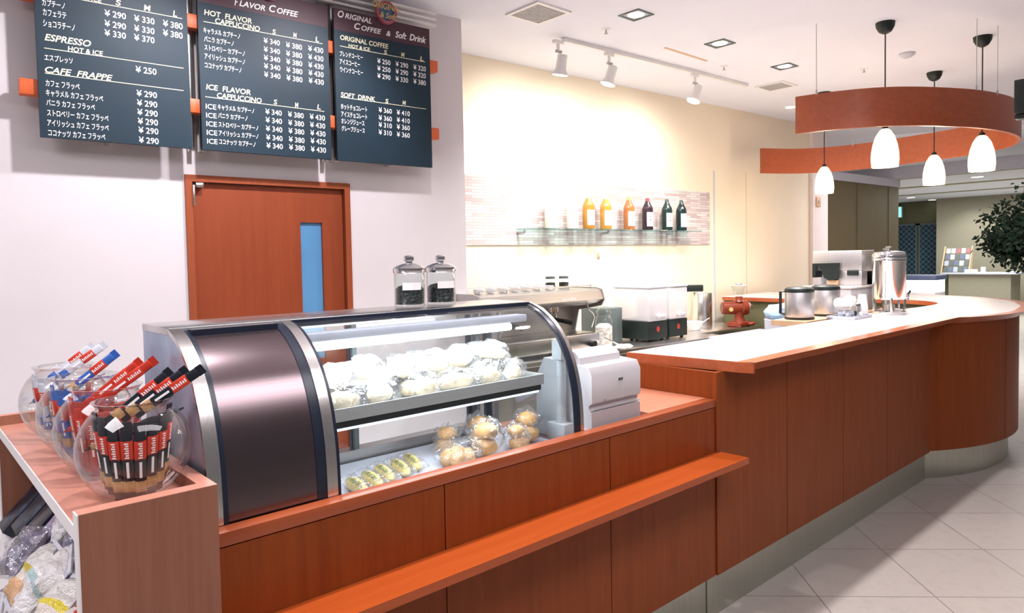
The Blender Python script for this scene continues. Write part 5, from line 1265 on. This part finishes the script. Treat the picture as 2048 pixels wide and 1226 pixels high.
bk = MB(); bk.prism([(2.285, 1.305), (2.305, 1.292), (2.355, 1.292), (2.385, 1.31), (2.420, 1.398), (2.448, 1.398), (2.452, 1.31), (2.474, 1.31), (2.474, 1.418), (2.28, 1.422)], 'x', 5.38, 5.50)
part('filter_basket', bk, 'black_green', cmk, 'black filter basket')
part('filter_basket_hub', MB().box(5.40, 5.50, 2.29, 2.375, 1.252, 1.291, 0.004), 'tan_wood', cmk)
part('switch', MB().box(5.408, 5.4195, 2.14, 2.225, 1.326, 1.364, 0.012), 'black_green', cmk)
def urn(x, y, r, h, lb, tap):
    c = (x, y, 1.0705)
    t = thing('coffee_urn', lb, 'coffee urn', c, 'coffee urns')
    for k in range(4):
        a = k * math.pi / 2 + 0.5; part('leg', MB().cyl((x + r * 0.9 * math.cos(a), y + r * 0.9 * math.sin(a), 1.0705), (x + r * 0.93 * math.cos(a), y + r * 0.93 * math.sin(a), 1.0705 + 0.115), 0.010, 0.008, 8), 'chrome', t)
    part('foot_ring', MB().lathe(c, [(r * 0.98, 0.0), (r * 1.02, 0.0), (r * 1.02, 0.018), (r * 0.98, 0.018), (r * 0.98, 0.0)], 40, caps=False), 'chrome', t)
    part('body', MB().lathe(c, [(0.0, 0.100), (r * 0.95, 0.102), (r, 0.115), (r, h * 0.80), (r * 1.03, h * 0.81), (r * 1.03, h * 0.84), (r, h * 0.85)], 40), 'chrome', t)
    part('burner', MB().lathe(c, [(0.0, 0.02), (r * 0.35, 0.02), (r * 0.35, 0.065), (0.0, 0.07)], 20), 'steel_dark', t)
    part('lid', MB().lathe(c, [(r * 1.01, h * 0.851), (r * 1.03, h * 0.87), (r * 1.02, h * 0.90), (r * 0.9, h * 0.945), (r * 0.4, h * 0.965), (0.0, h * 0.97)], 40), 'chrome', t)
    part('knob', MB().lathe(c, [(0.006, h * 0.965), (0.006, h * 1.0), (0.022, h * 1.01), (0.024, h * 1.03), (0.0, h * 1.035)], 16), 'steel_dark', t)
    dv = Vector(tap)
    q = MB(); q.cyl(Vector((x, y, 1.185)) + dv * r * 0.97, Vector((x, y, 1.185)) + dv * (r + 0.055), 0.009, seg=10); q.cyl(Vector((x, y, 1.20)) + dv * (r + 0.05), Vector((x, y, 1.155)) + dv * (r + 0.05), 0.008, 0.006, 10)
    part('tap', q, 'chrome', t)
    part('tap_lever', MB().cyl(Vector((x, y, 1.20)) + dv * (r + 0.05), Vector((x, y, 1.225)) + dv * (r + 0.07), 0.006, 0.008, 8), 'black', t)
urn(5.18, 1.845, 0.104, 0.452, 'polished coffee urn standing in front on the white bar top', (0.85, -0.5, 0))
urn(5.50, 2.045 - 0.065, 0.090, 0.44, 'polished coffee urn behind, next to the coffee brewer', (-0.9, -0.43, 0))
# sugar and milk tray
tr_ = thing('serving_tray', 'pale grey serving tray on the bar before the thermal servers', 'tray', (4.70, 1.915, 1.0705))
part('floor', MB().box(4.575, 4.845, 1.835, 2.005, 1.0705, 1.077, 0.002), 'pale_grey', tr_)
rm = MB()
for b_ in ((4.57, 4.85, 1.83, 1.838), (4.57, 4.85, 2.002, 2.01), (4.57, 4.578, 1.838, 2.002), (4.842, 4.85, 1.838, 2.002)): rm.box(*b_, 1.0705, 1.089, 0.002)
part('rim', rm, 'pale_grey', tr_)
cr0 = thing('condiment_box', 'clear box overflowing with wrapped sugar and creamers', 'condiment box', (4.645, 1.925, 1.0775))
part('box', MB().box(4.605, 4.69, 1.875, 1.965, 1.0775, 1.16), 'glass', cr0)
b = MB()
for k in range(9): b.blob((4.62 + 0.025 * (k % 3), 1.89 + 0.025 * (k // 3), 1.10 + 0.01 * (k % 2)), (0.02, 0.02, 0.02), 1, 0.5, 3, None, k)
part('creamers', b, 'pale_grey', cr0)
b = MB()
for k in range(8):
    a = k * 2.4; b.blob((4.645 + 0.034 * math.cos(a), 1.925 + 0.034 * math.sin(a), 1.165 + 0.014 * (k % 3)), (0.036, 0.034, 0.030), 2, 0.6, 3, None, k + 20)
part('paper_packets', b, 'paper', cr0)
cj = thing('sugar_jar', 'small glass jar with a metal lid on the tray', 'jar', (4.765, 1.90, 1.0775))
part('jar', MB().lathe((4.765, 1.90, 1.0775), [(0.0, 0.001), (0.026, 0.001), (0.028, 0.006), (0.028, 0.06), (0.022, 0.07)], 20), 'glass', cj)
part('contents', MB().lathe((4.765, 1.90, 1.0775), [(0.0, 0.004), (0.024, 0.005), (0.024, 0.035), (0.0, 0.037)], 16), 'beans', cj)
part('lid', MB().lathe((4.765, 1.90, 1.0775), [(0.030, 0.068), (0.030, 0.085), (0.015, 0.095), (0.0, 0.097)], 20, caps=False), 'chrome', cj)
q = MB()
for k in range(4): q.lathe((4.815, 1.88, 1.0775 + 0.016 * k), [(0.036 - 0.0, 0.0), (0.024, 0.095), (0.0, 0.096)], 24, caps=False)
solo('paper_cups', q, 'white', 'upturned stack of white paper cups at the end of the tray', 'paper cups')
t = thing('milk_pot', 'small steel milk pot at the front of the tray', 'milk pot', (4.72, 1.86, 1.0775))
part('pot', MB().lathe((4.72, 1.86, 1.0775), [(0.0, 0.001), (0.018, 0.001), (0.02, 0.01), (0.016, 0.03), (0.018, 0.036)], 16), 'chrome', t); part('handle', MB().tube([(4.705, 1.86, 1.105), (4.693, 1.86, 1.10), (4.70, 1.86, 1.088)], 0.002, 6), 'chrome', t)
# blue plastic bag behind the bar
pb = thing('plastic_bin', 'pale blue plastic bin standing on the floor behind the bar', 'bin', (5.50, 2.78, 0.0))
part('bin', MB().lathe((5.50, 2.78, 0.0), [(0.0, 0.001), (0.11, 0.001), (0.14, 0.95), (0.143, 0.96), (0.14, 0.962)], 28), 'pale_grey', pb)
part('liner', MB().blob((5.50, 2.78, 1.02), (0.138, 0.138, 0.075), 3, 0.2, 2.5, -0.8, 3), plain('blue_film', (0.42, 0.62, 0.82), 0.3, var=0.06), pb, 'pale blue liner')
# ------------------------------------------------------------------ lobby
ld = thing('lobby_desk', 'olive reception desk in the lobby beside the dark entrance doors', 'desk', (19.3, 4.9, 0))
part('body', MB().box(19.05, 19.9, 4.20, 5.45, 0.0, 0.93), 'lobby_wall', ld)
part('top', MB().box(18.95, 20.0, 4.05, 5.60, 0.93, 0.965, 0.005), 'pale_grey', ld)
part('side_panel', MB().box(19.3, 19.9, 5.46, 5.75, 0.0, 0.90), 'olive', ld)
br_ = thing('brochure_rack', 'tiered brochure rack at the end of the lobby desk', 'brochure rack', (19.4, 5.4, 0.9655))
fr = MB()
for y in (5.08, 5.66): fr.prism([(19.25, 0.966), (19.5, 0.966), (19.62, 1.60), (19.56, 1.60)], 'y', y, y + 0.02)
part('frame', fr, 'tan_wood', br_)
q = MB()
for k in range(4): q.box(19.26 + 0.08 * k, 19.44 + 0.06 * k, 5.10, 5.66, 0.967 + 0.15 * k, 0.977 + 0.15 * k)
part('tier', q, 'olive', br_)
cols = ['brochure_blue', 'pale_grey', 'dark_grey', 'brochure_blue', 'lid_grey', 'dark_grey']
i = 0
for k in range(4):
    for j in range(5):
        y = 5.12 + 0.107 * j; x = 19.29 + 0.08 * k; z = 0.978 + 0.15 * k
        cc = cols[(i * 5 + k) % 6] if k < 3 else ('brochure_red' if j in (0, 2) else 'pale_grey')
        word = {'brochure_blue': 'blue', 'pale_grey': 'pale grey', 'brochure_red': 'red', 'dark_grey': 'dark grey', 'lid_grey': 'lilac'}[cc]
        solo('brochure', MB().prism([(x, z), (x + 0.015, z), (x + 0.055, z + 0.12), (x + 0.04, z + 0.12)], 'y', y, y + 0.09), cc, '%s brochure stack on tier %s of the lobby rack' % (word, ['one', 'two', 'three', 'four'][k]), 'brochure', '%s brochures on rack tier %d' % (word, k + 1)); i += 1
solo('desk_sign', MB().prism([(19.05, 0.9655), (19.12, 0.9655), (19.09, 1.045), (19.085, 1.045)], 'y', 4.86, 5.12), 'white', 'white folded sign on the lobby desk', 'sign')
solo('white_box', MB().box(19.1, 19.2, 4.72, 4.80, 0.9655, 1.10, 0.004), 'white', 'small white box on the lobby desk beside the folded sign', 'box')
solo('tray', MB().lathe((19.3, 4.22, 0.9655), [(0.0, 0.0), (0.10, 0.0), (0.13, 0.03), (0.12, 0.03), (0.09, 0.01), (0.0, 0.01)], 20), 'white', 'shallow white dish at the outer end of the lobby desk', 'dish')
solo('wall_notice', MB().box(20.815, 20.829, 4.66, 4.95, 1.62, 1.90), 'paper', 'white notice on the beige lobby wall behind the tree', 'notice')
es = thing('exit_sign', 'small green lit exit sign by the dark entrance doors', 'exit sign', (21.3, 7.39, 2.45))
part('casing', MB().box(21.27, 21.36, 7.24, 7.54, 2.44, 2.76, 0.01), 'grey_plastic', es); part('face', MB().box(21.262, 21.27, 7.26, 7.52, 2.46, 2.74), 'exit_face', es)
lbx = thing('lit_sign_box', 'bright white lit sign box standing in the lobby before the entrance', 'lit sign', (12.0, 3.9, 0))
part('cabinet', MB().box(12.0, 12.5, 3.62, 4.14, 0.30, 0.86, 0.01), 'white', lbx)
part('cap', MB().box(11.98, 12.52, 3.60, 4.16, 1.045, 1.12, 0.008), 'brochure_blue', lbx)
part('face', MB().box(12.005, 12.495, 3.625, 4.135, 0.862, 1.043), 'sign_face', lbx, 'glowing white band')
part('plinth', MB().box(12.05, 12.45, 3.67, 4.09, 0, 0.299), 'dark_grey', lbx)
# tree
tr = thing('indoor_tree', 'tall dark leafed indoor tree in the lobby', 'tree', (13.2, 2.3, 0))
tk_ = MB(); tk_.tube([(13.2, 2.3, 0.42), (13.22, 2.31, 1.0), (13.18, 2.28, 1.6), (13.2, 2.32, 2.2)], [0.05, 0.045, 0.035, 0.02], 10)
rnd = random.Random(3)
tips = []
for k in range(46):
    a = rnd.uniform(0, 2 * math.pi); z = rnd.uniform(1.35, 2.25); r = rnd.uniform(0.2, 0.9) * (1 - abs(z - 1.85) * 0.55)
    p = (13.2 + r * math.cos(a), 2.3 + r * math.sin(a), z + rnd.uniform(-0.05, 0.2))
    tk_.tube([(13.2, 2.3, z - 0.15), (13.2 + r * 0.5 * math.cos(a), 2.3 + r * 0.5 * math.sin(a), z + 0.08), p], [0.012, 0.008, 0.003], 5); tips.append(p)
part('trunk', tk_, 'olive', tr)
lv = MB()
for p in tips:
    for k in range(150):
        d = Vector((rnd.gauss(0, 1), rnd.gauss(0, 1), rnd.gauss(0, 0.8))) * 0.13
        c = Vector(p) + d; u = Vector((rnd.gauss(0, 1), rnd.gauss(0, 1), rnd.gauss(-0.6, 0.6))).normalized(); v_ = u.orthogonal().normalized()
        L_ = rnd.uniform(0.06, 0.12); W_ = L_ * 0.33
        lv.add([c, c + u * L_ * 0.5 + v_ * W_, c + u * L_, c + u * L_ * 0.5 - v_ * W_], [(0, 1, 2, 3)])
part('foliage', lv, 'leaf', tr)
part('pot', MB().lathe((13.2, 2.3, 0), [(0.0, 0.0), (0.22, 0.0), (0.28, 0.42), (0.30, 0.44), (0.26, 0.44), (0.24, 0.38), (0.0, 0.38)], 28), 'grey_plastic', tr)
